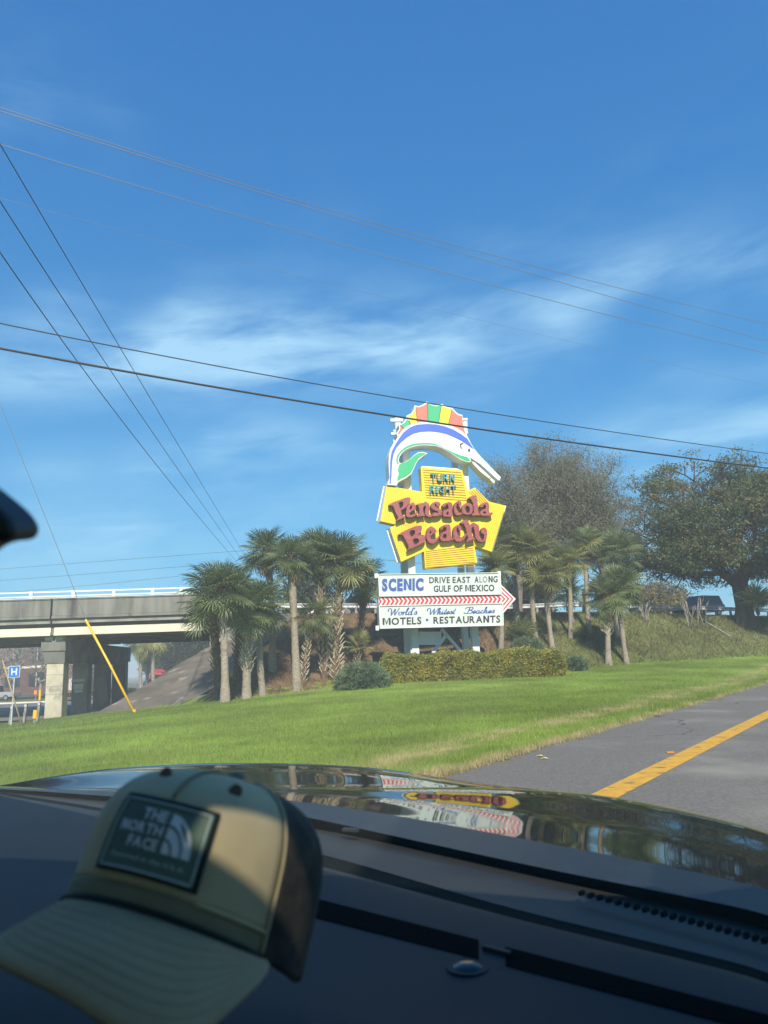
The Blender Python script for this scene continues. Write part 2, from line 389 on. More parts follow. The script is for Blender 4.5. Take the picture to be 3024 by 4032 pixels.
def toe_d(X, Y):
    X, Y = np.atleast_1d(X).astype(float), np.atleast_1d(Y).astype(float)
    best = np.full(X.shape, 1e9)
    for a, b in zip(TOE[:-1], TOE[1:]):
        e = b - a; t = np.clip(((X - a[0]) * e[0] + (Y - a[1]) * e[1]) / (e @ e), 0, 1)
        best = np.minimum(best, np.hypot(X - a[0] - t * e[0], Y - a[1] - t * e[1]))
    ins = np.zeros(X.shape, bool); n = len(TOE)
    for i in range(n):
        (x1, y1), (x2, y2) = TOE[i], TOE[(i + 1) % n]
        if y1 != y2: ins ^= ((y1 > Y) != (y2 > Y)) & (X < (x2 - x1) * (Y - y1) / (y2 - y1) + x1)
    return np.where(ins, best, -best)
def top_z(X): return np.interp(X, [-18, -11, 0, 18, 40], [5.0, 5.0, 4.75, 4.35, 3.9])
def bump2(X, Y, s, k): return np.sin(X * s + k) * np.cos(Y * s * 1.13 + 2 * k) + .5 * np.sin(X * s * 2.3 + Y * s * 1.7 + k)
def H(X, Y):
    X, Y = np.atleast_1d(X).astype(float), np.atleast_1d(Y).astype(float)
    d = toe_d(X, Y); z = lawn_z(X, Y); t = top_z(X)
    slope = np.interp(X, [-18, -12, 12, 20], [.46, .52, .52, .47])
    up = np.minimum(z + slope * np.maximum(d, 0), t)
    return np.where(d > 0, np.maximum(up + .05 * bump2(X, Y, .9, 1.3) * np.clip(d, 0, 1) * (up < t - .05), z), z + .02 * bump2(X, Y, .5, .3))
def h1(x, y): return float(H(x, y)[0])
def hit(px, py, y0=6.0, y1=75.0):
    d = ray(px, py); ys = np.linspace(y0, y1, 700); P = CAM + d[None] * (ys / d[1])[:, None]
    g = P[:, 2] - H(P[:, 0], P[:, 1]); i = np.argmax(g <= 0)
    if g[i] > 0: i = len(ys) - 1
    return P[i]
EDGE0 = np.array([.78, 9.58]); EDIR = np.array([.565, .825]); EDIR /= np.linalg.norm(EDIR); EN = np.array([EDIR[1], -EDIR[0]])
def edge_off(X, Y): return (X - EDGE0[0]) * EN[0] + (Y - EDGE0[1]) * EN[1]     # > 0 on the road
def vnoise(X, Y, s, seed=0):
    r_ = np.random.default_rng(seed).random((64, 64)); x, y = X * s % 64, Y * s % 64
    i, j = x.astype(int), y.astype(int); fx, fy = x - i, y - j; fx = fx * fx * (3 - 2 * fx); fy = fy * fy * (3 - 2 * fy)
    g = lambda a, b: r_[a % 64, b % 64]
    return (g(i, j) * (1 - fx) + g(i + 1, j) * fx) * (1 - fy) + (g(i, j + 1) * (1 - fx) + g(i + 1, j + 1) * fx) * fy
def fbm(X, Y, s, seed=0): return (vnoise(X, Y, s, seed) + .5 * vnoise(X, Y, s * 2.1, seed + 1) + .25 * vnoise(X, Y, s * 4.3, seed + 2)) / 1.75
def grass_col(X, Y):
    o = edge_off(X, Y); n = fbm(X, Y, .5, 3); n2 = fbm(X, Y, 2.2, 9)
    c = np.array([.190, .262, .046])[None] * (0.50 + .95 * n)[:, None]
    c = c * (1 - .45 * n2[:, None]) + np.array([.15, .195, .04])[None] * (.45 * n2[:, None])
    c = c * (.72 + .56 * fbm(X, Y, .16, 55))[:, None]
    far_l = np.clip((-X - 8) / 10, 0, 1) * .45
    c = c * (1 - far_l[:, None]) + np.array([.10, .14, .045])[None] * far_l[:, None]
    dry = np.exp(-((o + 1.55 + .5 * (n - .5)) / .55) ** 2) * np.clip((n2 - .3) * 3.6, 0, 1) * .75
    dry = np.maximum(dry, np.clip((o + .35 + .5 * (n2 - .5)) / .3, 0, 1))
    dry = np.maximum(dry, np.exp(-(((X + 3.2) / 1.7) ** 2 + ((Y - 37.2) / 1.1) ** 2)) * np.clip(n2 * 1.8, 0, 1) * .8)
    tan = np.array([.37, .305, .155])[None] * (.7 + .6 * n2)[:, None]
    return c * (1 - dry[:, None]) + tan * dry[:, None], dry
def grid(name, xs, ys, keep, zoff, colfn, m, kind='structure'):
    X, Y = np.meshgrid(xs, ys, indexing='ij'); sh = X.shape
    Z = H(X.ravel(), Y.ravel()).reshape(sh) + zoff
    if name == 'lawn': Z = Z - .16 * np.clip((edge_off(X, Y) + .28) / .5, 0, 1)
    idx = np.arange(X.size).reshape(sh)
    q = np.stack([idx[:-1, :-1], idx[1:, :-1], idx[1:, 1:], idx[:-1, 1:]], -1).reshape(-1, 4)
    cx = (X[:-1, :-1] + X[1:, 1:]).ravel() / 2; cy = (Y[:-1, :-1] + Y[1:, 1:]).ravel() / 2
    q = q[keep(cx, cy)]
    used, inv = np.unique(q.ravel(), return_inverse=True)
    V = np.stack([X.ravel(), Y.ravel(), Z.ravel()], -1)[used]
    me = mesh(name, V, inv.reshape(-1, 4), m, True)
    if colfn is not None:
        c = colfn(V[:, 0].astype(float), V[:, 1].astype(float)); a = me.color_attributes.new('Col', 'FLOAT_COLOR', 'POINT')
        a.data.foreach_set('color', np.c_[c, np.ones(len(c))].astype(np.float32).ravel())
    o = obj(name, me); o['kind'] = kind
    return o
# big ground out to the horizon
tag(MB().raw([(-900, -300, -1.75), (900, -300, -1.75), (900, 1500, -1.75), (-900, 1500, -1.75)], [(0, 1, 2, 3)]).build('ground', mat('far_ground', (.09, .10, .04), .95, (.14, .13, .07), .05, 6)), kind='structure')
grid('lawn', np.arange(-40, 62, .5), np.arange(1, 74, .5), lambda x, y: (edge_off(x, y) < .9) & (toe_d(x, y) < .7) & ((y < 50) | (x > -15)), 0.0, lambda X, Y: grass_col(X, Y)[0], M['lawn'])
def bank_col(X, Y):
    n = fbm(X, Y, .6, 5)[:, None]; n2 = fbm(X, Y, 2.6, 6)[:, None]
    brown = np.array([.17, .115, .065])[None] * (.55 + .8 * n2)
    olive = np.array([.175, .205, .072])[None] * (.55 + .9 * n) * .7 + np.array([.27, .215, .10])[None] * .42 * n2
    mul = np.array([.24, .125, .075])[None] * (.6 + .7 * n2)
    t = np.clip((X - 6) / 4 + (n[:, 0] - .5) * 1.2, 0, 1)[:, None]
    c = brown * (1 - t) + olive * t
    a, b = hit(2708, 2415)[:2], hit(2905, 2530)[:2]
    e = b - a; side = (X - a[0]) * e[1] - (Y - a[1]) * e[0]
    m_ = (np.clip(side / np.linalg.norm(e) * 2, 0, 1) * (X > a[0] - 1))[:, None]
    return c * (1 - m_) + mul * m_
grid('embankment', np.arange(-19, 62, .45), np.arange(35, 92, .45), lambda x, y: (toe_d(x, y) > .1) & (x - .42 * (y - 40) > -9.5), 0.0, bank_col, M['bank'])
grid('slope_paving', np.arange(-19, 6, .16), np.arange(38, 80, .16), lambda x, y: (toe_d(x, y) > -.4) & (x - .42 * (y - 40) <= -9.0) & (y > 40), 0.03, None, M['paving_dirt'])
# road with its edge line
rd = lambda s, o: tuple(EDGE0 + EDIR * s + EN * o)
def strip(name, s0, s1, o0, o1, z, m, n=60):
    V, Fc = [], []
    for i in range(n + 1):
        s_ = s0 + (s1 - s0) * i / n
        jt = 0 if name != 'road' else .10 * math.sin(s_ * 1.7) + .07 * math.sin(s_ * 4.9 + 1) + .05 * math.sin(s_ * 11.3) + .04 * math.sin(s_ * 23.0)
        a, b = rd(s_, o0 + jt), rd(s_, o1); V += [(*a, z), (*b, z)]
    Fc = [(2 * i, 2 * i + 1, 2 * i + 3, 2 * i + 2) for i in range(n)]
    return mesh(name, V, Fc, m)
road = tag(obj('road', strip('road', -40, 130, -.10, 17, .015, M['asphalt'], 1500)), kind='structure')
obj('edge_line', strip('edge_line', -30, 120, 1.98, 2.27, .019, M['yellow_paint']), road)
mk = hit(2635, 2965)
obj('road_marker', MB().box((-.05, -.03, 0), (.05, .03, .010)).build('x', M['orange']).data, road, loc=onz(2638, 2963, .02))
bpy.data.objects.remove(bpy.data.objects['x'])
# street that passes under the bridge, its kerb and verge
st = MB(); st.raw([(-120, 48, -1.30), (-20.5, 48, -1.12), (-17.6, 60, -1.1), (-14, 240, -1.1), (-120, 240, -1.3)], [(0, 1, 2, 3, 4)])
tag(st.build('street', M['asphalt_far']), kind='structure')
ve = MB(); ve.raw([(-120, 84, -1.02), (-36, 84, -1.02), (-32, 96, -1.0), (-120, 96, -1.0)], [(0, 1, 2, 3)])
tag(ve.build('verge', mat('verge_grass', (.14, .13, .05), .95, (.09, .10, .035), 1.5)), kind='structure')
kb = MB(); kb.box((-120, 83.6, -1.3), (-35.8, 84, -1.0)); tag(kb.build('kerb', M['concrete_pale']), kind='structure')
lt = MB(); lt.raw([(-140, 100, -.98), (-30, 100, -.98), (-24, 240, -.98), (-140, 240, -.98)], [(0, 1, 2, 3)])
tag(lt.build('car_park_ground', mat('parking_ground', (.13, .125, .10), .95, (.08, .085, .045), .2)), kind='structure')

# grass blades: single bent triangles, thinner with distance
def blades(name, n, ymin, ymax, hmin, hmax, wid, label, mask=None, power=1.6, seed=1, tuft=False):
    g = np.random.default_rng(seed); out = []; tot = 0
    while tot < n:
        k = int(n * 1.6); u_ = g.random(k); a = 1 - power
        Y = (ymin ** a + u_ * (ymax ** a - ymin ** a)) ** (1 / a); X = (g.random(k) * 1.32 - .66) * (Y + 1.5)
        ok = (edge_off(X, Y) < .05 * g.normal(size=k) - .03) & (toe_d(X, Y) < .15) & (lawn_z(X, Y) > -1.0)
        if mask is not None: ok &= mask(X, Y, g)
        out.append(np.c_[X, Y][ok]); tot += ok.sum()
    P = np.concatenate(out)[:n]; X, Y = P[:, 0], P[:, 1]; Z = H(X, Y)
    c, dry = grass_col(X, Y); hh = g.uniform(hmin, hmax, n) * (.35 + 1.3 * fbm(X, Y, 1.3, 21)); wd = wid * (.6 + Y / 22)
    th = g.uniform(0, 2 * math.pi, n); ln = g.normal(0, .35, (n, 2)) * hh[:, None]
    V = np.empty((n, 3, 3), np.float32)
    V[:, 0] = np.c_[X - np.cos(th) * wd, Y - np.sin(th) * wd, Z - .01]; V[:, 1] = np.c_[X + np.cos(th) * wd, Y + np.sin(th) * wd, Z - .01]
    V[:, 2] = np.c_[X + ln[:, 0], Y + ln[:, 1], Z + hh]
    me = mesh(name, V.reshape(-1, 3), np.arange(3 * n).reshape(n, 3), M['blade'])
    cc = c * g.uniform(.75, 1.45, (n, 1)); sw = g.random(n) < .012 + .09 * np.clip((fbm(X, Y, .8, 41) - .5) * 4, 0, 1); cc[sw] = np.array([.36, .29, .13]) * g.uniform(.7, 1.2, (sw.sum(), 1)); cc = np.repeat(cc[:, None], 3, 1); cc[:, 2] *= 1.25
    a_ = me.color_attributes.new('Col', 'FLOAT_COLOR', 'POINT'); a_.data.foreach_set('color', np.concatenate([cc, np.ones((n, 3, 1))], -1).astype(np.float32).ravel())
    return tag(obj(name, me), label, 'grass', kind='stuff')
blades('grass', 420000, 7.0, 52, .04, .085, .0035, 'bright green mown grass of the roadside lawn')
blades('verge_grass', 26000, 7.0, 45, .06, .13, .003, 'ragged taller grass and dry straw along the edge of the road', mask=lambda X, Y, g: edge_off(X, Y) > -.5 - .9 * g.random(len(X)) ** 2, seed=5)
# rough weeds and litter on the embankment
def scrub(name, n, seed, label):
    g = np.random.default_rng(seed); X = g.uniform(-10, 34, n * 3); Y = g.uniform(36, 66, n * 3); d = toe_d(X, Y)
    ok = (d > -.1) & (H(X, Y) < top_z(X) - .02) & (X - .42 * (Y - 40) > -9.2) & (g.random(n * 3) < np.clip(.25 + (X - 2) / 14, .18, 1))
    X, Y = X[ok][:n], Y[ok][:n]; n = len(X); Z = H(X, Y); c = bank_col(X, Y)
    hh = g.uniform(.06, .26, n) * (.4 + 1.2 * fbm(X, Y, .9, 31)); th = g.uniform(0, 6.28, n); wd = g.uniform(.012, .03, n); ln = g.normal(0, .8, (n, 2)) * hh[:, None]
    V = np.empty((n, 3, 3)); V[:, 0] = np.c_[X - np.cos(th) * wd, Y - np.sin(th) * wd, Z - .02]; V[:, 1] = np.c_[X + np.cos(th) * wd, Y + np.sin(th) * wd, Z - .02]
    V[:, 2] = np.c_[X + ln[:, 0], Y + ln[:, 1], Z + hh]
    me = mesh(name, V.reshape(-1, 3), np.arange(3 * n).reshape(n, 3), M['blade'])
    cc = c * g.uniform(.6, 1.7, (n, 1)); st_ = g.random(n) < .12; cc[st_] = np.array([.27, .22, .13]) * g.uniform(.6, 1.1, (st_.sum(), 1))
    a_ = me.color_attributes.new('Col', 'FLOAT_COLOR', 'POINT'); a_.data.foreach_set('color', np.concatenate([np.repeat(cc[:, None], 3, 1), np.ones((n, 3, 1))], -1).astype(np.float32).ravel())
    return tag(obj(name, me), label, 'weeds', kind='stuff')
scrub('weeds', 110000, 8, 'rough olive weeds and straw on the embankment face')

# ================================================================== bridge
BA = R(5); bd = np.array([math.cos(BA), math.sin(BA), 0]); bn = np.array([-math.sin(BA), math.cos(BA), 0])
B0 = at(0, 2334, 46.5); B0[2] = 0
def zb(y): return at(0, y, 46.5)[2]
def bp(s, t, z): return B0 + bd * s + bn * t + np.array([0, 0, z])
def bbox(mb, s0, s1, t0, t1, z0, z1):
    return mb.hexa([bp(s0, t0, z0), bp(s1, t0, z0), bp(s1, t1, z0), bp(s0, t1, z0), bp(s0, t0, z1), bp(s1, t0, z1), bp(s1, t1, z1), bp(s0, t1, z1)])
bridge = thing('overpass_bridge', 'grey concrete highway overpass with white steel railing left of the palms', 'bridge')
def bpart(name, m, *boxes, parent=bridge, bevel=0.0):
    mb = MB()
    for b in boxes: bbox(mb, *b)
    return mb.build(name, m, parent, bevel=bevel)
zr, zm, zc, zl, zp, zg, z0 = (zb(y) for y in (2334, 2353, 2368, 2391, 2443, 2461, 2509))
S_J, S_E = 5.12, 13.6
def s_of(px):   # position along the front face seen at column px
    d = ray(px, 2400); k = ((B0 - CAM) @ bn) / (d @ bn); p = CAM + d * k; return float((p - B0) @ bd)
S_J = s_of(202); S_E = s_of(842)
for a, b in ((-22, S_J - .06), (S_J + .06, S_E + 1.2)):
    bpart('parapet', M['concrete'], (a, b, 0, .42, zp + .16, zc), bevel=.03)
    bpart('parapet_cap', M['concrete'], (a, b, -.05, .47, zc, zc + .09))
    bpart('parapet_ledge', M['concrete'], (a, b, -.07, .45, zp, zp + .16))
    bpart('deck_slab', M['concrete_mid'], (a, b, .10, 17.5, zp - .30, zp - .002))
    bpart('far_parapet', M['concrete'], (a, b, 17.1, 17.5, zp + .15, zc))
for k in range(7):
    for a, b in ((-22, S_J - .1), (S_J + .1, S_E)):
        t = .38 + k * 2.7
        g_ = MB(); bbox(g_, a, b, t, t + .5, z0, zg - .24); bbox(g_, a, b, t - .06, t + .56, z0 - .0, z0 + .22)
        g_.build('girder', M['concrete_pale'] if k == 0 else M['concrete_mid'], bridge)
bpart('girder_joint', M['concrete'], (S_J - .1, S_J + .1, .5, .8, z0 + .05, zg - .26))
for px in (213 * .5425, 521 * .5425, 818 * .5425, 1101 * .5425, 1310 * .5425):
    s_ = s_of(px); bpart('rail_post', M['white_paint'], (s_ - .11, s_ + .11, .10, .30, zc + .09, zr + .03), bevel=.02)
for s_ in (-4.2, -8.6, -13.0): bpart('rail_post', M['white_paint'], (s_ - .11, s_ + .11, .10, .30, zc + .09, zr + .03))
for z_, h_ in ((zr - .03, .10), (zm, .08)):
    bpart('rail', M['white_paint'], (-22, S_E + 1.2, .15, .25, z_ - h_ / 2, z_ + h_ / 2))
bpart('rail_kerb', M['white_paint'], (-22, S_E + 1.2, .12, .3, zc + .095, zc + .14))
for px in (444 * .5425, 672 * .5425, 890 * .5425, 1308 * .5425):
    s_ = s_of(px) * 1.33 + 2; bpart('far_rail_post', M['white_paint'], (s_ - .1, s_ + .1, 17.2, 17.4, zc, zc + .7))
bpart('far_rail', M['white_paint'], (-22, S_E + 1.2, 17.25, 17.35, zc + .62, zc + .70))
# bent: cap and four columns
sc_ = s_of(198)
cz1, cz0 = zb(2529), zb(2570)
cap = MB()
cap.hexa([bp(sc_ - .75, .95, cz0 - .0), bp(sc_ + .75, .95, cz0 - .0), bp(sc_ + .75, 17.2, cz0 - .55), bp(sc_ - .75, 17.2, cz0 - .55), bp(sc_ - .75, .75, cz1), bp(sc_ + .75, .75, cz1), bp(sc_ + .75, 17.2, cz1), bp(sc_ - .75, 17.2, cz1)])
cap.build('bent_cap', M['concrete_mid'], bridge, bevel=.04)
cap2 = MB(); cap2.hexa([bp(sc_ - .6, 1.3, cz0 - .75), bp(sc_ + .6, 1.3, cz0 - .75), bp(sc_ + .6, 17, cz0 - .75), bp(sc_ - .6, 17, cz0 - .75), bp(sc_ - .7, 1.0, cz0 + .02), bp(sc_ + .7, 1.0, cz0 + .02), bp(sc_ + .7, 17, cz0 + .02), bp(sc_ - .7, 17, cz0 + .02)])
cap2.build('cap_haunch', M['concrete_mid'], bridge)
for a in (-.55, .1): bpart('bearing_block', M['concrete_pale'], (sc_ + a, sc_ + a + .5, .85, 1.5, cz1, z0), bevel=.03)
for k in range(4):
    t = 1.35 + k * 5.0; s_ = sc_
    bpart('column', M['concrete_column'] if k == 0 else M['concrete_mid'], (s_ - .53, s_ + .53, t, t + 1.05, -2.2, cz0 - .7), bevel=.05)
for zz in (zb(2665), zb(2712), zb(2745)):
    bpart('column_seam', M['concrete_mid'], (sc_ - .535, sc_ + .535, 1.343, 1.36, zz - .012, zz + .012))
# white painted-over patches on the second column
for k, (za, zz) in enumerate(((zb(2690), zb(2677)), (zb(2722), zb(2698)), (zb(2738), zb(2724)))):
    bpart('paint_patch', M['concrete_pale'], (sc_ - .45 + .06 * k, sc_ + .33 - .05 * k, 6.338, 6.348, za - .15, zz - .15))
ab = MB(); bbox(ab, S_E - .3, S_E + 1.6, .35, 17.4, z0 - 1.6, zp - .25); ab.build('abutment', M['concrete_mid'], bridge)

# overpass road along the top of the embankment, with guard rails
OV = np.array([(-12.0, 47.6), (-2, 49.6), (6, 52.6), (14, 56.4), (22, 60.6), (32, 66.2), (50, 77)])
def ov_z(x): return float(top_z(x)) + float(np.interp(x, [8, 14], [0, .35]))
V, Fc = [], []
dense = []
for a, b in zip(OV[:-1], OV[1:]):
    for i in range(6): dense.append(a + (b - a) * i / 6)
dense.append(OV[-1]); dense = np.array(dense)
tang = np.gradient(dense, axis=0); tang /= np.linalg.norm(tang, axis=1)[:, None]; nor = np.c_[-tang[:, 1], tang[:, 0]]
for p, n_ in zip(dense, nor):
    z = ov_z(p[0]) + .02; V += [(*(p - n_ * .35), z - .45), (*(p + n_ * .35), z), (*(p + n_ * 17), z)]
Fc = [(3 * i + j, 3 * i + 3 + j, 3 * i + 4 + j, 3 * i + 1 + j) for i in range(len(dense) - 1) for j in (0, 1)]
tag(obj('overpass_road', mesh('overpass_road', V, Fc, M['asphalt_far'])), kind='structure')
def guardrail(label, i0, i1, off):
    t = thing('guardrail', label, 'guardrail', (*(dense[i0] + nor[i0] * off), ov_z(dense[i0][0])), group='guardrails on the overpass')
    L = np.array(t.location)
    prof_ = [(-.02, -.16), (.04, -.11), (-.02, -.02), (-.02, .02), (.04, .11), (-.02, .16)]
    V, Fc = [], []
    for i in range(i0, i1 + 1):
        p = dense[i] + nor[i] * off; z = ov_z(dense[i][0])
        for q, h_ in prof_: V.append((*(p - nor[i] * q), z + .56 + h_) - L)
    n = len(prof_)
    Fc = [(a * n + j, a * n + j + 1, (a + 1) * n + j + 1, (a + 1) * n + j) for a in range(i1 - i0) for j in range(n - 1)]
    me = mesh('rail_beam', V, Fc, M['galv']); ob = obj('rail_beam', me, t); sm = ob.modifiers.new('thick', 'SOLIDIFY'); sm.thickness = .01
    for i in range(i0, i1 + 1):
        p = dense[i] + nor[i] * (off + .08); z = ov_z(dense[i][0])
        MB().box((-.08, -.08, -.4), (.08, .08, .74)).build('post', M['wood_grey'], t, loc=np.array([*p, z]) - L)
guardrail('near galvanised guardrail along the embankment top behind the sign', 1, 21, .42)
guardrail('near galvanised guardrail beside the dark utility vehicle', 22, 33, .42)
# ================================================================== the big sign
TH = R(11); sd = np.array([math.cos(TH), math.sin(TH), 0]); sn = np.array([math.sin(TH), -math.cos(TH), 0])
SP = at(1750, 2600, 40.0); SB = np.array([SP[0], SP[1], h1(SP[0], SP[1])])
sign = thing('roadside_sign', 'tall yellow and white roadside sign topped by a leaping sailfish, behind the hedge', 'sign', SB)
def sp(p, off=0.0):
    d = ray(p[0], p[1]); k = ((SP + sn * off - CAM) @ sn) / (d @ sn)
    return CAM + d * k - SB
def zz(ox, oy, s): return lambda pts: [(ox + x / s, oy + y / s) for x, y in pts]
def spart(name, outer, holes, off, depth, mats, parent=None, smooth=0, label=None, side_fn=None):
    if smooth: outer = chaikin(outer, smooth); holes = [chaikin(h, smooth) for h in holes]
    me = poly_mesh(name, [(p[0], p[1]) for p in outer], holes, lambda p: sp(p, off), -sn * depth, mats, side_fn)
    o = obj(name, me, parent or sign)
    if label: o['label'] = label
    return o
def quad_box(name, q, off, depth, mats, parent=None, label=None): return spart(name, q, [], off, depth, mats, parent, 0, label)
# posts, measured on the photograph
def post(name, xb, yb, wpx, ytop, off, dep=.36):
    a = sp((xb, yb), off); hw = wpx / 2 / F * 40
    zt = sp((xb, ytop), off)[2]
    mb = MB(); c = a.copy()
    P = []
    for z in (-.6, zt):
        for sx_, sy_ in ((-hw, 0), (hw, 0), (hw, -dep), (-hw, -dep)):
            p = c + sd * sx_ + sn * sy_; P.append((p[0], p[1], z))
    mb.hexa(P); return mb.build(name, M['white_paint'], sign, bevel=.015)
post('post', 1637, 2560, 29, 1760, -.62); post('post', 1876, 2560, 29, 1800, -.62)
post('post', 1608, 2560, 24, 1640, -2.05); post('post', 1838, 2560, 24, 1625, -2.05)
quad_box('service_panel', [(1650, 2487), (1738, 2487), (1738, 2539), (1650, 2539)], -.75, .15, [M['white_paint']])
quad_box('meter_box', [(1617, 2536), (1627, 2536), (1627, 2572), (1617, 2572)], -.70, .2, [M['white_paint']])
for a, b in (((1703, 2571), (1760, 2497)), ((1738, 2478), (1820, 2571))):
    MB().beam(sp(a, -.9), sp(b, -.9), .16, .16).build('brace', M['white_paint'], sign)
# rear cross members and stubs at the top
zA = zz(1500, 1550, 3.318)
for q in ([(125, 325), (290, 325), (290, 362), (125, 362)], [(132, 505), (200, 505), (200, 535), (132, 535)], [(163, 470), (225, 470), (225, 495), (163, 495)],
          [(1070, 318), (1132, 318), (1132, 348), (1070, 348)], [(1080, 360), (1128, 360), (1132, 505), (1085, 505)], [(1095, 500), (1140, 500), (1140, 520), (1095, 520)],
          [(160, 600), (200, 590), (215, 620), (165, 645)]):
    quad_box('cross_member', zA(q), -1.25, .2, [M['white_paint']])
# --- sailfish: front body, back body, bill, fin panels
body = zA([(85, 1190), (110, 1100), (105, 1000), (100, 900), (105, 800), (125, 720), (155, 660), (188, 620), (215, 570), (260, 500), (330, 430), (420, 390), (500, 375), (600, 368), (700, 372), (800, 385), (900, 410), (1000, 455), (1060, 490), (1110, 540),
           (1135, 565), (1170, 640), (1215, 715), (1260, 770), (1310, 830), (1400, 920), (1480, 1005), (1567, 1090), (1550, 1135), (1528, 1128), (1400, 1010), (1300, 920), (1240, 880), (1215, 865), (1162, 832), (1180, 875), (1172, 893), (1140, 895), (1100, 885), (1040, 860),
           (960, 810), (880, 755), (800, 710), (720, 685), (640, 675), (540, 672), (450, 685), (380, 705), (320, 735), (275, 775), (245, 820), (233, 870), (240, 900), (265, 910), (310, 895), (360, 865), (400, 835), (440, 795), (490, 765), (540, 760), (612, 778), (560, 810),
           (520, 840), (490, 865), (460, 910), (430, 980), (395, 1050), (330, 1100), (270, 1130), (225, 1155), (205, 1200)])
fish = spart('sailfish', body, [], .12, .95, [M['white_paint'], M['white_paint']], label='white sailfish with blue back stripe and green belly')
fin = zA([(215, 562), (203, 515), (240, 462), (232, 405), (280, 385), (325, 340), (338, 285), (400, 255), (430, 210), (440, 152), (490, 165), (550, 140), (600, 103), (650, 140), (720, 155), (770, 145), (800, 133), (830, 160), (880, 180), (930, 185), (970, 230), (1010, 265),
          (1065, 278), (1068, 350), (1085, 420), (1110, 500), (1132, 562), (1060, 530), (900, 450), (700, 400), (500, 405), (330, 470)])
spart('dorsal_fin', fin, [], .06, .8, [M['white_paint'], M['white_paint']], fish)
for q, m_ in (([(207, 532), (232, 545), (222, 560)], 'fish_yellow'), ([(215, 520), (250, 470), (255, 425), (305, 465), (245, 530)], 'coral'), ([(255, 410), (310, 380), (345, 335), (365, 350), (390, 410), (310, 465)], 'green'),
              ([(350, 290), (410, 265), (450, 195), (460, 280), (475, 385), (400, 412), (370, 345)], 'fish_yellow'), ([(452, 170), (500, 178), (560, 155), (605, 125), (610, 230), (613, 366), (480, 387), (462, 270)], 'coral'),
              ([(610, 125), (660, 150), (720, 165), (788, 150), (770, 270), (755, 380), (680, 368), (615, 366)], 'green'), ([(792, 155), (850, 185), (925, 200), (905, 290), (880, 405), (757, 380), (775, 270)], 'fish_yellow'),
              ([(930, 205), (970, 250), (1010, 280), (1060, 290), (1065, 360), (1080, 440), (1108, 540), (1000, 460), (880, 406), (905, 290)], 'coral')):
    spart('fin_panel', zA(q), [], .075, .012, [M[m_]], fish)
for a, b in (((365, 350), (392, 412)), ((455, 185), (476, 388)), ((608, 120), (613, 366)), ((790, 150), (755, 380)), ((928, 200), (880, 406)), ((252, 415), (308, 467))):
    MB().beam(sp(zA([a])[0], .08), sp(zA([b])[0], .08), .03, .03).build('fin_rib', M['dark_line'], fish)
spart('back_stripe', zA([(110, 1178), (118, 1050), (120, 930), (125, 830), (145, 745), (190, 660), (240, 580), (300, 500), (380, 440), (470, 405), (600, 395), (720, 402), (830, 425), (950, 470), (1050, 530), (1130, 590), (1170, 655), (1215, 725),
                         (1180, 705), (1130, 670), (1050, 615), (950, 565), (850, 525), (750, 503), (640, 492), (520, 498), (430, 520), (340, 570), (260, 640), (200, 710), (165, 790), (150, 870), (143, 960), (138, 1080), (128, 1178)]), [], .135, .014, [M['blue']], fish)
spart('belly_stripe', zA([(200, 860), (215, 800), (255, 745), (320, 695), (400, 660), (500, 645), (620, 643), (700, 652), (790, 690), (870, 730), (950, 770), (1040, 805), (1120, 825), (1150, 850), (1172, 880), (1120, 880), (1060, 855), (980, 812), (900, 760),
                          (820, 708), (740, 678), (650, 662), (540, 660), (430, 675), (350, 705), (290, 745), (245, 790), (225, 845), (222, 885), (235, 912), (215, 920), (203, 890)]), [], .135, .014, [M['green']], fish)
spart('tail_fin', zA([(245, 920), (330, 890), (400, 842), (450, 797), (500, 773), (545, 772), (590, 783), (530, 815), (490, 845), (450, 910), (420, 980), (385, 1040), (320, 1085), (260, 1110), (215, 1145), (215, 1095), (235, 1050), (220, 1000), (235, 940)]), [], .1351, .014, [M['green']], fish)
spart('eye', zA([(1153 + 14 * math.cos(t * math.pi / 8), 738 + 22 * math.sin(t * math.pi / 8)) for t in range(16)]), [], .14, .019, [M['dark_line']], fish)
g_ = MB(); P_ = [sp(p, .135) for p in zA([(1075, 645), (1035, 662), (1050, 718)])]
g_.beam(P_[0], P_[1], .05, .05).beam(P_[1], P_[2], .05, .05).build('gill_mark', M['dark_line'], fish)
spart('lower_jaw', zA([(1183, 882), (1230, 900), (1436, 1092), (1418, 1112), (1300, 1020), (1210, 925)]), [], .10, .7, [M['white_paint']], fish)
spart('jaw_tip', zA([(1444, 1098), (1492, 1145), (1475, 1175), (1424, 1122)]), [], .10, .7, [M['white_paint']], fish)
# --- yellow cabinet
zC = zz(1400, 1540, 2.37)
cab = zC([(608, 712), (995, 740), (1045, 930), (1115, 900), (1245, 1030), (1400, 1070), (1270, 1498), (1110, 1445), (1135, 1600), (650, 1655), (640, 1495), (425, 1592), (320, 1275), (385, 1245), (232, 1213), (290, 883), (622, 940)])
cab_keys = [(round(p[0], 2), round(p[1], 2)) for p in cab]
def cab_side(a, b):
    ia = min(range(len(cab)), key=lambda i: (cab[i][0] - a[0]) ** 2 + (cab[i][1] - a[1]) ** 2); ib = min(range(len(cab)), key=lambda i: (cab[i][0] - b[0]) ** 2 + (cab[i][1] - b[1]) ** 2)
    return 2 if {ia, ib} in ({14, 15}, {11, 12}, {0, 1}, {5, 6}) else 1
cabinet = spart('yellow_cabinet', cab, [], 0.0, .62, [M['sign_yellow'], M['sign_yellow'], M['cream']], side_fn=cab_side, label='yellow cut-out cabinet with raised ribs')
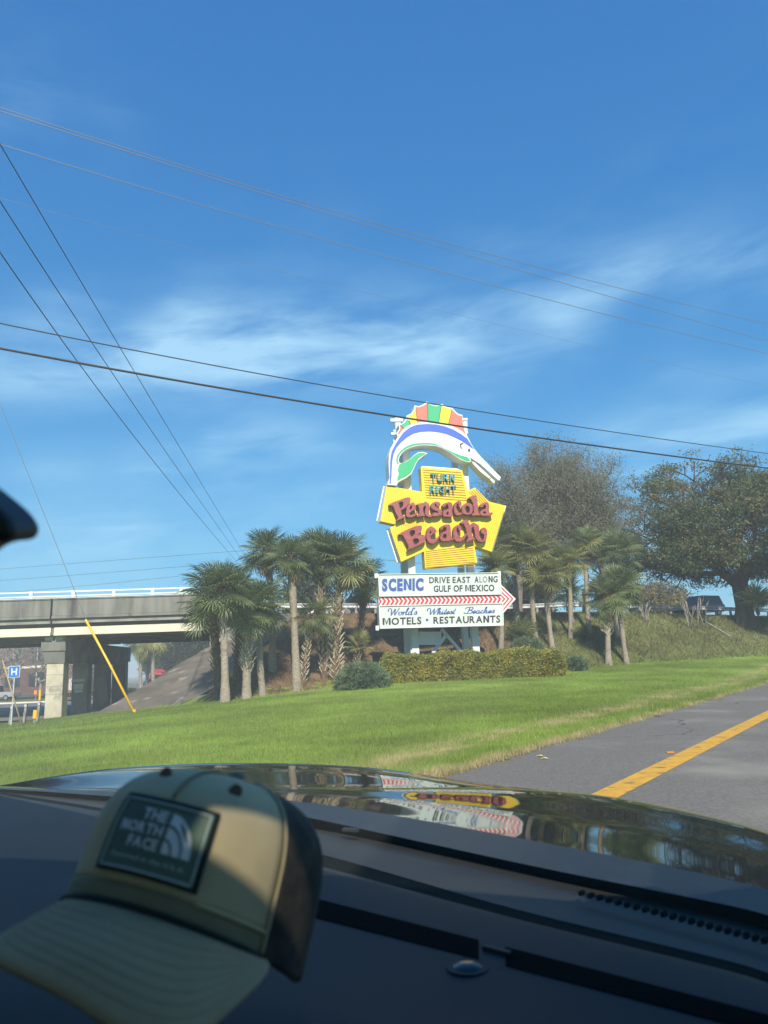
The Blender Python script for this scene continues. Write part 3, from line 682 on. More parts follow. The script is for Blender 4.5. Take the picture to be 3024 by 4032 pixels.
# raised ribs (sub-parts) in each arm of the cabinet
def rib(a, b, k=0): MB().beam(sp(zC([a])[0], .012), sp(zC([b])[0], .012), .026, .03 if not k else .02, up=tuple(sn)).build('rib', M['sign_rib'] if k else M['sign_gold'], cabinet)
for i in range(12):
    y = 738 + i * 23.5; xl = 628 + i * 2.6; xr = 985 + i * 5.2
    rib((xl, y - 4), (xr, y + 22 + .2 * i))
for i in range(10):
    y = 1455 + i * 20.5; rib((652 + i * .4, y + 42 - i * 2.2), (1092 + i * 3.0, y - 14 + i * 1.2))
for i in range(4):
    f_ = i / 4; rib((1062 + i * 20, 938 - i * 7), (1205 + i * 8, 1082 - i * 16))
for i in range(17):
    x = 308 + i * 18.5; rib((x, 905 + i * 3.4), (x - 42 + i * .6, 1200 + i * 5.2), 1)
for i in range(16):
    x = 350 + i * 19; rib((x, 1290 - i * 9.5), (x + 66 - i * 1.5, 1560 - i * 10), 1)
for i in range(7):
    x = 1385 - i * 19; rib((x, 1085 - i * 4), (x - 112 + i * 3, 1468 - i * 7), 1)
# bulb teeth along the outer edges
def teeth(a, b, n, off):
    a, b = sp(zC([a])[0], off), sp(zC([b])[0], off); mb = MB()
    for i in range(n): mb.sphere(a + (b - a) * (i + .5) / n, .055, nu=6, nv=4)
    o = mb.build('edge_bulb', M['cream'], cabinet); o['kind'] = 'stuff'
for a, b, n in (((265, 890), (200, 1212), 30), ((292, 1292), (392, 1600), 30), ((1400, 1070), (1272, 1498), 34), ((608, 706), (995, 734), 34)):
    teeth(a, b, n, -.45)
# --- letters with bulbs
zP = zz(1525, 1945, 7.541); zQ = zz(1730, 1940, 7.541); zB = zz(1560, 2030, 8.295); zD = zz(1740, 2030, 8.295)
LET = [
 (zP, [(45, 310), (130, 265), (300, 200), (450, 145), (560, 105), (640, 98), (685, 120), (695, 160), (680, 220), (655, 290), (610, 350), (545, 410), (470, 460), (410, 480), (420, 540), (440, 610), (460, 650), (545, 660), (545, 710), (430, 735), (290, 800), (265, 790), (300, 730), (320, 690), (290, 640), (250, 560), (200, 440), (165, 360), (120, 345), (50, 345)],
  [[(345, 270), (400, 235), (460, 235), (470, 280), (465, 330), (430, 390), (390, 435), (365, 370)]]),
 (zP, [(560, 470), (570, 420), (600, 350), (660, 295), (720, 260), (765, 250), (800, 265), (830, 320), (855, 380), (850, 440), (800, 480), (740, 505), (680, 545), (665, 590), (690, 625), (740, 620), (820, 575), (880, 515), (915, 490), (910, 560), (870, 620), (800, 665), (700, 700), (620, 695), (560, 650), (545, 580)],
  [[(690, 350), (725, 345), (735, 390), (725, 440), (690, 465), (665, 440), (675, 390)]]),
 (zP, [(860, 310), (900, 295), (960, 280), (1030, 255), (1050, 290), (1090, 245), (1140, 220), (1200, 255), (1250, 310), (1255, 390), (1245, 480), (1235, 560), (1250, 620), (1300, 635), (1350, 600), (1340, 670), (1290, 690), (1220, 685), (1160, 650), (1120, 610), (1115, 540), (1130, 450), (1140, 370), (1120, 345), (1080, 380), (1060, 440), (1070, 520), (1090, 590), (1120, 620), (1110, 665), (1040, 650), (960, 670), (895, 700), (880, 690), (910, 630), (950, 580), (950, 500), (935, 400), (920, 340), (870, 335)], []),
 (zP, [(1290, 380), (1300, 320), (1350, 260), (1430, 225), (1510, 225), (1570, 265), (1585, 310), (1560, 370), (1500, 385), (1450, 370), (1470, 330), (1440, 290), (1410, 310), (1420, 360), (1480, 405), (1560, 440), (1620, 480), (1635, 530), (1600, 590), (1540, 640), (1450, 665), (1360, 665), (1330, 640), (1350, 570), (1400, 545), (1470, 560), (1520, 560), (1530, 530), (1470, 510), (1390, 480), (1320, 440)], []),
 (zQ, [(85, 400), (95, 350), (160, 310), (240, 285), (320, 278), (375, 310), (390, 370), (385, 470), (385, 580), (410, 670), (400, 690), (340, 730), (300, 720), (240, 720), (150, 715), (100, 670), (95, 590), (120, 530), (180, 500), (260, 490), (270, 450), (265, 390), (240, 350), (200, 350), (190, 400), (140, 430), (95, 430)], [[(215, 580), (265, 575), (275, 620), (250, 655), (215, 640)]]),
 (zQ, [(430, 400), (450, 330), (510, 260), (580, 235), (640, 265), (660, 320), (650, 390), (620, 430), (570, 420), (560, 370), (580, 330), (560, 305), (530, 330), (510, 400), (510, 470), (540, 540), (590, 585), (650, 580), (695, 590), (690, 640), (640, 665), (560, 680), (480, 660), (440, 590), (425, 500)], []),
 (zQ, [(660, 470), (680, 400), (740, 330), (830, 295), (920, 310), (980, 370), (1005, 440), (1000, 530), (970, 600), (900, 650), (820, 660), (740, 640), (680, 580), (660, 520)], [[(775, 440), (800, 390), (850, 390), (890, 450), (905, 530), (890, 590), (850, 605), (800, 560), (775, 500)]]),
 (zQ, [(845, 180), (880, 135), (960, 100), (1065, 75), (1095, 110), (1115, 200), (1140, 330), (1155, 460), (1165, 570), (1180, 615), (1225, 635), (1225, 670), (1100, 675), (955, 690), (945, 670), (1000, 620), (1030, 600), (1020, 500), (1010, 400), (990, 300), (960, 220), (930, 180), (880, 185)], []),
 (zQ, [(1195, 410), (1220, 350), (1290, 310), (1370, 285), (1440, 285), (1475, 330), (1475, 430), (1475, 530), (1480, 600), (1510, 630), (1545, 600), (1555, 565), (1590, 605), (1570, 650), (1510, 690), (1430, 705), (1360, 690), (1290, 690), (1230, 660), (1200, 600), (1230, 530), (1310, 490), (1370, 480), (1385, 430), (1380, 380), (1350, 355), (1315, 370), (1310, 415), (1250, 435), (1200, 430)], [[(1310, 570), (1370, 555), (1390, 590), (1370, 620), (1310, 610)]]),
 (zB, [(65, 620), (110, 590), (250, 510), (420, 430), (560, 370), (700, 325), (830, 330), (845, 380), (825, 470), (790, 560), (720, 630), (840, 630), (940, 650), (970, 690), (950, 780), (910, 860), (850, 920), (700, 990), (560, 1060), (430, 1110), (360, 1140), (355, 1130), (390, 1085), (425, 1060), (400, 1000), (330, 860), (270, 740), (220, 650), (170, 625), (75, 645)],
  [[(430, 530), (500, 480), (590, 475), (615, 540), (600, 600), (520, 700), (470, 660)], [(540, 780), (620, 745), (700, 750), (740, 800), (740, 860), (690, 920), (610, 950), (570, 860)]]),
 (zB, [(980, 700), (985, 600), (1005, 490), (1040, 410), (1100, 360), (1150, 350), (1220, 380), (1290, 440), (1330, 510), (1310, 560), (1230, 590), (1150, 640), (1120, 690), (1130, 740), (1190, 780), (1270, 770), (1350, 720), (1400, 670), (1430, 640), (1430, 720), (1370, 800), (1300, 870), (1220, 925), (1150, 920), (1070, 880), (1010, 820)], [[(1105, 520), (1130, 480), (1150, 540), (1130, 590), (1105, 590)]]),
 (zD, [(-65, 420), (-40, 360), (30, 320), (120, 290), (240, 285), (275, 330), (285, 430), (290, 540), (300, 680), (330, 720), (390, 725), (400, 780), (330, 810), (230, 830), (140, 830), (60, 850), (-30, 820), (-60, 740), (-60, 640), (-10, 570), (60, 530), (130, 510), (145, 440), (130, 380), (80, 370), (40, 410), (30, 450), (-20, 470), (-60, 460)], [[(30, 640), (80, 600), (145, 610), (150, 680), (130, 740), (80, 750), (40, 700)]]),
 (zD, [(365, 560), (370, 470), (410, 380), (470, 320), (540, 300), (610, 330), (645, 390), (635, 470), (600, 510), (550, 490), (530, 440), (545, 400), (520, 375), (490, 420), (490, 510), (515, 610), (560, 690), (640, 715), (700, 690), (760, 620), (810, 560), (830, 620), (790, 700), (720, 790), (640, 850), (540, 870), (450, 830), (400, 760), (375, 660)], []),
 (zD, [(600, 240), (640, 195), (720, 150), (840, 110), (860, 170), (890, 260), (930, 330), (980, 270), (1020, 220), (1110, 260), (1210, 330), (1215, 450), (1225, 580), (1245, 690), (1280, 770), (1330, 800), (1370, 770), (1375, 680), (1375, 600), (1310, 590), (1265, 530), (1280, 450), (1330, 395), (1390, 385), (1450, 430), (1480, 520), (1475, 640), (1450, 760), (1420, 830), (1340, 870), (1240, 860), (1160, 810), (1110, 730), (1080, 640), (1060, 520), (1045, 400), (1020, 360), (980, 420), (970, 510), (975, 600), (1000, 690), (1080, 730), (1085, 790), (980, 810), (880, 840), (800, 890), (790, 870), (830, 780), (850, 700), (820, 600), (790, 480), (750, 340), (720, 280), (660, 260), (610, 265)], []),
]
LOFF = .34
for i, (zf, o_, hs_) in enumerate(LET):
    o_ = chaikin(zf(o_), 1); hs_ = [chaikin(zf(h), 1) for h in hs_]
    lt_ = spart('script_letter', o_, hs_, LOFF + .002 * (i % 2), .27, [M['sign_red'], M['sign_red_side']], cabinet)
    mb = MB(); xs = [p[0] for p in o_]; ys = [p[1] for p in o_]; st_ = 4.9 if i < 9 else 5.6; row = 0; y = min(ys)
    inner = lambda q: inside(q, o_) and not any(inside(q, h) for h in hs_)
    while y < max(ys):
        x = min(xs) + (row % 2) * st_ / 2
        while x < max(xs):
            if all(inner((x + a, y + b)) for a, b in ((1.7, 0), (-1.7, 0), (0, 1.7), (0, -1.7))):
                c = sp((x, y), LOFF + .004); r_ = .026
                mb.raw([c + sd * r_, c - sd * r_, c + np.array([0, 0, r_]), c - np.array([0, 0, r_]), c + sn * .03], [(0, 2, 4), (2, 1, 4), (1, 3, 4), (3, 0, 4)])
            x += st_
        y += st_ * .86; row += 1
    b_ = mb.build('bulb', M['bulb'], cabinet); b_['kind'] = 'stuff'
# --- text fitted to measured corners
def glyph(ch, bold, res=3):
    """one character: M and N drawn by hand so that heavy weights stay open, the rest from the built-in font"""
    t = .15 + bold * 1.6
    if ch == 'M':
        k = t * 1.15
        return np.array([(0, 0), (t, 0), (t, .62), (.42 - .02, 0), (.42 + .02, 0), (.84 - t, .62), (.84 - t, 0), (.84, 0), (.84, .72), (.84 - k, .72), (.42, .72 - .52 + t * .3), (k, .72), (0, .72)]) * np.array([1, 1]), None, .84
    if ch == 'N':
        k = t * .95; W_ = .36 + 1.5 * t
        return np.array([(0, 0), (t, 0), (t, .44), (W_ - k, 0), (W_, 0), (W_, .72), (W_ - t, .72), (W_ - t, .28), (k, .72), (0, .72)]), None, W_
    c = bpy.data.curves.new('t', 'FONT'); c.body = ch; c.offset = bold; c.resolution_u = res
    o = bpy.data.objects.new('t', c); tm = bpy.data.meshes.new_from_object(o)
    V = np.array([(v.co.x, v.co.y) for v in tm.vertices]); Fc = [tuple(p.vertices) for p in tm.polygons]
    bpy.data.objects.remove(o); bpy.data.curves.remove(c); bpy.data.meshes.remove(tm)
    x0 = V[:, 0].min(); V[:, 0] -= x0
    return V, Fc, float(V[:, 0].max())
def text_geo(s, bold=0.0, shear=0.0, res=3, gap=.075, space=.30):
    x = 0.0; VV, FF = [], []; n = 0
    for ch in s:
        if ch == ' ': x += space; continue
        V, Fc, wd = glyph(ch, bold, res)
        if Fc is None: Fc = [tuple(q) for q in tessellate_polygon([[Vector((p[0], p[1], 0)) for p in V]])]
        VV.append(V + np.array([x, 0])); FF += [tuple(i + n for i in f_) for f_ in Fc]; n += len(V); x += wd + gap
    V = np.concatenate(VV); lo, hi = V.min(0), V.max(0)
    return (V - lo) / (hi - lo), FF
def bil(q, u_, v_):  # q: TL, TR, BR, BL
    q = [np.array(a, float) for a in q]
    return (q[3] * (1 - u_) + q[2] * u_) * (1 - v_) + (q[0] * (1 - u_) + q[1] * u_) * v_
def lettering(name, s, q, off, m_, parent, bold=0.0, shear=0.0):
    V, Fc = text_geo(s, bold, shear)
    P = [sp(bil(q, u_, v_), off) for u_, v_ in V]
    c = np.cross(P[Fc[0][1]] - P[Fc[0][0]], P[Fc[0][2]] - P[Fc[0][0]])
    Fc = [f_[::-1] if np.cross(P[f_[1]] - P[f_[0]], P[f_[2]] - P[f_[0]]) @ sn < 0 else f_ for f_ in Fc]
    return obj(name, mesh(name, P, Fc, m_), parent)
def raised_word(s, q, off, depth):   # separate channel letters
    xs = 0; n = len(s); w_ = [1.0 if ch != 'I' else .42 for ch in s]; tot = sum(w_) + .22 * (n - 1); x = 0
    for ch, wd in zip(s, w_):
        sub = [bil(q, a, b) for a, b in ((x / tot, 1), ((x + wd) / tot, 1), ((x + wd) / tot, 0), (x / tot, 0))]
        V, Fc = text_geo(ch, .01)
        front = [sp(bil(sub, u_, v_), off) for u_, v_ in V]; mb = MB()
        c = np.cross(front[Fc[0][1]] - front[Fc[0][0]], front[Fc[0][2]] - front[Fc[0][0]])
        Fc = [f_[::-1] if np.cross(front[f_[1]] - front[f_[0]], front[f_[2]] - front[f_[0]]) @ sn < 0 else f_ for f_ in Fc]
        mb.raw(front, Fc)
        cnt = {}
        for f_ in Fc:
            for i in range(len(f_)):
                e = (f_[i], f_[(i + 1) % len(f_)]); cnt[e] = 1
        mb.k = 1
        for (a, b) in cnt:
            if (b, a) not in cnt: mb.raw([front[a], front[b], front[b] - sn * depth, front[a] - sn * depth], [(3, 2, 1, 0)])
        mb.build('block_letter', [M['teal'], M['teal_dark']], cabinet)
        x += wd + .22
raised_word('TURN', zC([(702, 768), (928, 776), (925, 838), (705, 842)]), .2, .15)
raised_word('RIGHT', zC([(697, 880), (940, 882), (938, 945), (697, 950)]), .2, .15)
# --- the white boards and the arrow
zE = zz(1400, 2200, 1.8433)
def board(q, name):
    b_ = quad_box(name, zE(q), .55, .5, [M['white_paint']])
    c = np.mean(np.array(zE(q)), 0); ins = [tuple(np.array(p) + (c - p) * np.array([.012, .055])) for p in np.array(zE(q))]
    fr = np.array(zE(q)); n4 = 4
    mb = MB()
    for i in range(4):
        a, b = fr[i], fr[(i + 1) % 4]; a2, b2 = np.array(ins[i]), np.array(ins[(i + 1) % 4])
        P = [sp(p, .553) for p in (a, b, b2, a2)]; mb.hexa([p for p in P] + [p + sn * .06 for p in P])
    mb.build('board_frame', M['white_paint'], b_)
    spart('board_face', [tuple(p) for p in ins], [], .558, .004, [M['board']], b_)
    return b_
bu = board([(162, 112), (1050, 100), (1058, 260), (170, 275)], 'upper_board')
bl = board([(168, 342), (1068, 322), (1073, 485), (175, 508)], 'lower_board')
z5 = zz(1480, 2255, 5.184); z6 = zz(1740, 2255, 5.184)
TO = .566
lettering('lettering', 'SCENIC', z5([(122, 120), (975, 108), (975, 375), (125, 388)]), TO, M['letter_blue'], bu, .062)
lettering('lettering', 'DRIVE EAST', [*z5([(1088, 88)]), *z6([(582, 78), (582, 210)]), *z5([(1090, 218)])], TO, M['letter_black'], bu, .03)
lettering('lettering', 'A', z6([(664, 75), (750, 73), (750, 206), (664, 208)]), TO, M['letter_black'], bu, .03)
lettering('lettering', 'LO', z6([(765, 73), (930, 70), (930, 204), (765, 206)]), TO, M['letter_grey'], bu, .03)
lettering('lettering', 'NG', z6([(950, 69), (1138, 65), (1138, 200), (950, 203)]), TO, M['letter_black'], bu, .03)
lettering('lettering', 'GULF OF MEXICO', [*z5([(1178, 262)]), *z6([(1070, 240), (1070, 380)]), *z5([(1178, 398)])], TO, M['letter_black'], bu, .03)
lettering('lettering', 'MOTELS', z5([(135, 925), (930, 900), (930, 1055), (138, 1075)]), TO, M['letter_black'], bl, .03)
lettering('lettering', 'RESTAURANTS', [*z5([(1172, 900)]), *z6([(1192, 868), (1192, 1022)]), *z5([(1175, 1045)])], TO, M['letter_black'], bl, .03)
spart('lettering', z5([(1045 + 28 * math.cos(t * math.pi / 8), 965 + 28 * math.sin(t * math.pi / 8)) for t in range(16)]), [], TO, .006, [M['letter_blue']], bl)
# cursive line drawn as strokes: glyphs on a unit em (x right, y up), slanted when placed
GL = {'W': (.92, [[(-.25, .55), (-.32, .75), (-.18, .95), (.0, .9), (.08, .6), (.10, .0), (.32, .45), (.48, .9)], [(.48, .9), (.5, .4), (.52, .0), (.75, .5), (.95, 1.0)]]),
      'B': (.68, [[(.1, 0), (.2, .5), (.25, .95)], [(-.25, .7), (-.1, .95), (.2, 1.0), (.5, 1.0), (.62, .82), (.5, .6), (.25, .52), (.55, .46), (.62, .22), (.45, .02), (.1, .0), (-.2, .06), (-.3, .2)]]),
      'o': (.48, [[(.3, .45), (.1, .4), (.05, .15), (.2, .0), (.38, .15), (.36, .4), (.3, .45), (.48, .4)]]), 'r': (.36, [[(.0, .3), (.1, .45), (.12, .42), (.08, 0), (.15, .3), (.36, .45)]]),
      'l': (.3, [[(.0, .1), (.18, .6), (.24, 1.0), (.14, .9), (.06, .2), (.12, .0), (.3, .12)]]), 'd': (.52, [[(.36, .42), (.15, .45), (.05, .2), (.12, .0), (.3, .12), (.42, .6), (.48, 1.0), (.38, .2), (.42, .0), (.54, .1)]]),
      "'": (.2, [[(.14, 1.0), (.1, .8)]]), 's': (.36, [[(.0, .1), (.2, .5), (.28, .25), (.2, .02), (.04, .04)], [(.2, .02), (.36, .12)]]),
      'h': (.5, [[(.0, .1), (.2, .7), (.2, 1.0), (.12, .9), (.04, .0), (.2, .4), (.32, .42), (.28, .05), (.36, .0), (.5, .12)]]), 'i': (.26, [[(.0, .2), (.1, .45), (.06, .05), (.12, .0), (.26, .12)], [(.13, .66), (.14, .7)]]),
      't': (.28, [[(.0, .15), (.14, .5), (.22, .85), (.1, .1), (.16, .0), (.3, .12)], [(.04, .52), (.26, .54)]]), 'e': (.38, [[(.0, .12), (.2, .2), (.3, .36), (.2, .46), (.08, .3), (.06, .1), (.16, .0), (.38, .14)]]),
      'a': (.5, [[(.34, .42), (.16, .45), (.05, .2), (.12, .0), (.28, .12), (.38, .44), (.32, .08), (.38, .0), (.5, .12)]]), 'c': (.38, [[(.3, .38), (.2, .46), (.07, .3), (.07, .08), (.18, .0), (.38, .14)]])}
def cursive(s, q, parent):
    x = 0; strokes = []
    for ch in s:
        wd, st_ = GL[ch]
        for k in st_: strokes.append([(x + a + .18 * b, b) for a, b in k])
        x += wd
    A = np.concatenate([np.array(k) for k in strokes]); lo, hi = A.min(0), A.max(0); mb = MB()
    for k in strokes:
        k = np.array(k); t = np.linspace(0, len(k) - 1, 4 * (len(k) - 1) + 1); i = np.minimum(t.astype(int), len(k) - 2)
        P0 = k[np.maximum(i - 1, 0)]; P1 = k[i]; P2 = k[i + 1]; P3 = k[np.minimum(i + 2, len(k) - 1)]; f_ = (t - i)[:, None]
        C_ = .5 * (2 * P1 + (P2 - P0) * f_ + (2 * P0 - 5 * P1 + 4 * P2 - P3) * f_ ** 2 + (3 * P1 - P0 - 3 * P2 + P3) * f_ ** 3)
        dy = np.abs(np.gradient(C_[:, 1])); dx = np.abs(np.gradient(C_[:, 0])) + 1e-6
        pts = [sp(bil(q, *((c - lo) / (hi - lo))), TO) for c in C_]
        mb.tube(pts, [float(.012 + .024 * a / (a + b)) for a, b in zip(dy, dx)], 4)
    return mb.build('lettering', M['letter_blue'], parent)
cursive("World's", z5([(250, 725), (845, 712), (840, 855), (262, 870)]), bl)
cursive('Whitest', [*z5([(1045, 722)]), *z6([(290, 715), (270, 838)]), *z5([(1060, 855)])], bl)
cursive('Beaches', z6([(450, 705), (1075, 697), (1075, 820), (450, 835)]), bl)
# arrow band
ab_ = quad_box('arrow_band', zE([(166, 276), (1058, 262), (1066, 320), (168, 341)]), .50, .4, [M['white_paint']])
hd = quad_box('arrow_head', zE([(1056, 188), (1163, 292), (1071, 397)]), .50, .4, [M['white_paint']])
LB = [np.array(p) for p in zE([(164, 279), (1060, 264), (1066, 318), (168, 338)])]
N_ = 29
for i in range(N_):
    u0_ = (i - .35) / N_; wd = .55 / N_; tip = .62 / N_
    top = lambda t: LB[0] + (LB[1] - LB[0]) * t; bot = lambda t: LB[3] + (LB[2] - LB[3]) * t; mid = lambda t: (top(t) + bot(t)) / 2
    P = [top(max(u0_, 0)), top(u0_ + wd), mid(u0_ + wd + tip), bot(u0_ + wd), bot(max(u0_, 0)), mid(u0_ + tip)]
    spart('chevron', [tuple(p) for p in P], [], .512, .01, [M['arrow_red']], ab_)
for P in ([(1212, 285), (1462, 530), (1240, 790), (1240, 758), (1425, 530), (1212, 318)], [(1212, 372), (1380, 532), (1236, 700), (1236, 662), (1342, 532), (1215, 408)], [(1222, 462), (1296, 535), (1232, 612), (1230, 570), (1262, 535), (1215, 490)]):
    spart('chevron', z6(P), [], .512, .01, [M['arrow_red']], hd)
for p in ((155, 124), (1046, 108), (163, 503)):
    a = sp(zE([p])[0], .5); MB().box(a + np.array([-.12, -.1, -.12]), a + np.array([.05, .1, .12])).build('corner_bracket', M['white_paint'], sign)
# ================================================================== palms
def frond_mesh(seed, mats, nl=26, pet=.72, blade=.86, dead=False):
    g = np.random.default_rng(seed); V, Fc = [], []
    def tri(a, b, c): V.extend([a, b, c]); Fc.append((len(V) - 3, len(V) - 2, len(V) - 1))
    n = 4; pw = .016
    for i in range(n):   # petiole, arching
        for w_ in (0,):
            x0, x1 = pet * i / n, pet * (i + 1) / n; z0_, z1_ = .10 * math.sin(x0 / pet * 1.6), .10 * math.sin(x1 / pet * 1.6)
            b = len(V); V.extend([(x0, -pw, z0_), (x0, pw, z0_), (x1, pw, z1_), (x1, -pw, z1_), (x0, 0, z0_ - pw * 1.5), (x1, 0, z1_ - pw * 1.5)])
            Fc.extend([(b, b + 1, b + 2, b + 3), (b, b + 3, b + 5, b + 4), (b + 1, b + 4, b + 5, b + 2)])
    hub = np.array([pet, 0, .10])
    for k in range(nl):
        t = k / (nl - 1) * 2 - 1
        a = t * R(142) + g.normal(0, .03); L = blade * (1 - .28 * t * t) * g.uniform(.88, 1.06)
        start = hub + np.array([max(0, .22 * (1 - abs(t) * 1.3)), 0, -.05 * (1 - abs(t))])
        d = np.array([math.cos(a), math.sin(a), .22 * abs(t) - .08]); d /= np.linalg.norm(d)
        s_ = np.array([-math.sin(a), math.cos(a), 0]); w1 = .030 * g.uniform(.85, 1.2)
        droop = g.uniform(.10, .30) * (1.6 if dead else 1)
        p0 = start; p1 = start + d * L * .55 + np.array([0, 0, -.04 * L]); p2 = start + d * L * .82 + np.array([0, 0, -droop * .45 * L]); p3 = start + d * L * .98 + np.array([g.normal(0, .02), g.normal(0, .02), -droop * L * 1.25])
        b = len(V); up = np.array([0, 0, .012 * (1 if k % 2 else -1)])
        V.extend([p0 - s_ * .008, p0 + s_ * .008, p1 + s_ * w1 + up, p1 - s_ * w1 - up, p2 + s_ * w1 * .6, p2 - s_ * w1 * .6, p3])
        Fc.extend([(b, b + 1, b + 2, b + 3), (b + 3, b + 2, b + 4, b + 5), (b + 5, b + 4, b + 6)])
    return mesh('frond', V, Fc, mats)
FR = [frond_mesh(s, M['frond']) for s in range(5)]
FRW = [frond_mesh(s + 10, M['frond_warm']) for s in range(5)]
FRD = [frond_mesh(s + 20, M['dead_frond'], 18, .6, .6, True) for s in range(2)]
def boot_geo(mb, c, az_, el_, L, wd, th):
    d = np.array([math.cos(az_) * math.cos(el_), math.sin(az_) * math.cos(el_), math.sin(el_)]); s_ = np.array([-math.sin(az_), math.cos(az_), 0]); o = np.cross(d, s_)
    a, b = c, c + d * L
    mb.hexa([a - s_ * wd - o * th, a + s_ * wd - o * th, a + s_ * wd + o * th, a - s_ * wd + o * th, b - s_ * wd * .55 - o * th * .5, b + s_ * wd * .55 - o * th * .5, b + s_ * wd * .55 + o * th * .5, b - s_ * wd * .55 + o * th * .5])
def palm(label, base, top, rad, cr_, nfr=34, style='smooth', fr=FR, seed=0, boots=(0, 0), group=None, low=-60, bootm='boot', dead=3, name='palm_tree'):
    g = np.random.default_rng(seed); base = np.array(base, float); top = np.array(top, float); ax_ = top - base; hgt = np.linalg.norm(ax_)
    t = thing(name, label, 'palm tree', base, group=group)
    n, m_ = 18, 12; V = []
    bow = np.array([g.normal(0, .06), g.normal(0, .06), 0]) * hgt * .25
    axis = lambda s: ax_ * s + bow * 4 * s * (1 - s)
    for i in range(n + 1):
        s = i / n * 1.0; c = axis(s) + (np.array([0, 0, -.3]) if i == 0 else 0)
        r_ = rad * (1.22 - .3 * min(s * 5, 1) + .06 * math.sin(s * 9 + seed)) * (1 + .03 * g.normal()) * (1.12 if s > .88 else 1)
        for j in range(m_): V.append(c + np.array([math.cos(2 * math.pi * j / m_), math.sin(2 * math.pi * j / m_), 0]) * r_ * (1 + .04 * g.normal()))
    Fc = [(i * m_ + j, i * m_ + (j + 1) % m_, (i + 1) * m_ + (j + 1) % m_, (i + 1) * m_ + j) for i in range(n) for j in range(m_)] + [tuple(range(n * m_, n * m_ + m_))]
    tr = obj('trunk', mesh('trunk', V, Fc, M['trunk_fibre'] if boots[1] - boots[0] > .5 and boots[0] < .2 else M['trunk'], True), t)
    if boots[1] > boots[0]:
        mb = MB(); z = boots[0]; k = 0
        while z < boots[1]:
            for j in range(3):
                a = k * R(41) + j * R(120) + g.normal(0, .08); c = axis(z) + np.array([math.cos(a), math.sin(a), 0]) * rad * .86
                tw = R(24) * (1 if (k + j) % 2 else -1)
                boot_geo(mb, c, a + tw * 1.6, R(52) + g.normal(0, .14), g.uniform(.26, .44) * (rad / .18), .038 * (rad / .18), .022)
            k += 1; z += .12 / hgt
        b_ = mb.build('leaf_boot', M[bootm], tr); b_['kind'] = 'stuff'
    # crown: bud with old stubs, then each frond
    mb = MB(); mb.sphere((0, 0, 0), rad * 1.25, rad * 1.25, rad * 2.0, 10, 6)
    for k in range(26):
        a = k * 2.4; boot_geo(mb, np.array([math.cos(a) * rad * .8, math.sin(a) * rad * .8, -.35 + .02 * k]), a, R(50), .34, .04, .018)
    cw = mb.build('crown', M['trunk_fibre'], t, loc=ax_)
    sc0 = cr_ / 1.5
    for k in range(nfr):
        u_ = (k + .5) / nfr; el_ = R(82 - (82 - low) * u_ ** .85) + g.normal(0, .10); az_ = k * 2.39996 + g.normal(0, .15)
        s_ = sc0 * g.uniform(.86, 1.1) * (.8 if u_ < .12 else 1)
        obj('frond', fr[k % len(fr)], cw, rot=(g.normal(0, .35), -el_, az_), scale=(s_, s_, s_), loc=(math.cos(az_) * rad * .4, math.sin(az_) * rad * .4, .15 - .3 * u_))
    for k in range(dead):
        az_ = g.uniform(0, 6.28); obj('dead_frond', FRD[k % 2], cw, rot=(g.normal(0, .3), R(74) + g.normal(0, .1), az_), scale=sc0, loc=(math.cos(az_) * rad * .6, math.sin(az_) * rad * .6, -.25))
    return t
def P(px, by, cx, cy, rpx, Y=None, cdY=0, **kw):
    """palm from photograph measures: trunk foot column/row, crown centre, crown radius in px"""
    b = hit(px, by) if Y is None else at(px, by, Y)
    if Y is not None: b[2] = h1(b[0], b[1])
    tp = at(cx, cy, b[1] + cdY); s_ = b[1] / F
    return dict(base=b, top=tp, cr_=rpx * s_, **kw)
GP = 'palms of the cluster beside the bridge'; GR = 'palms on the slope beyond the hedge'
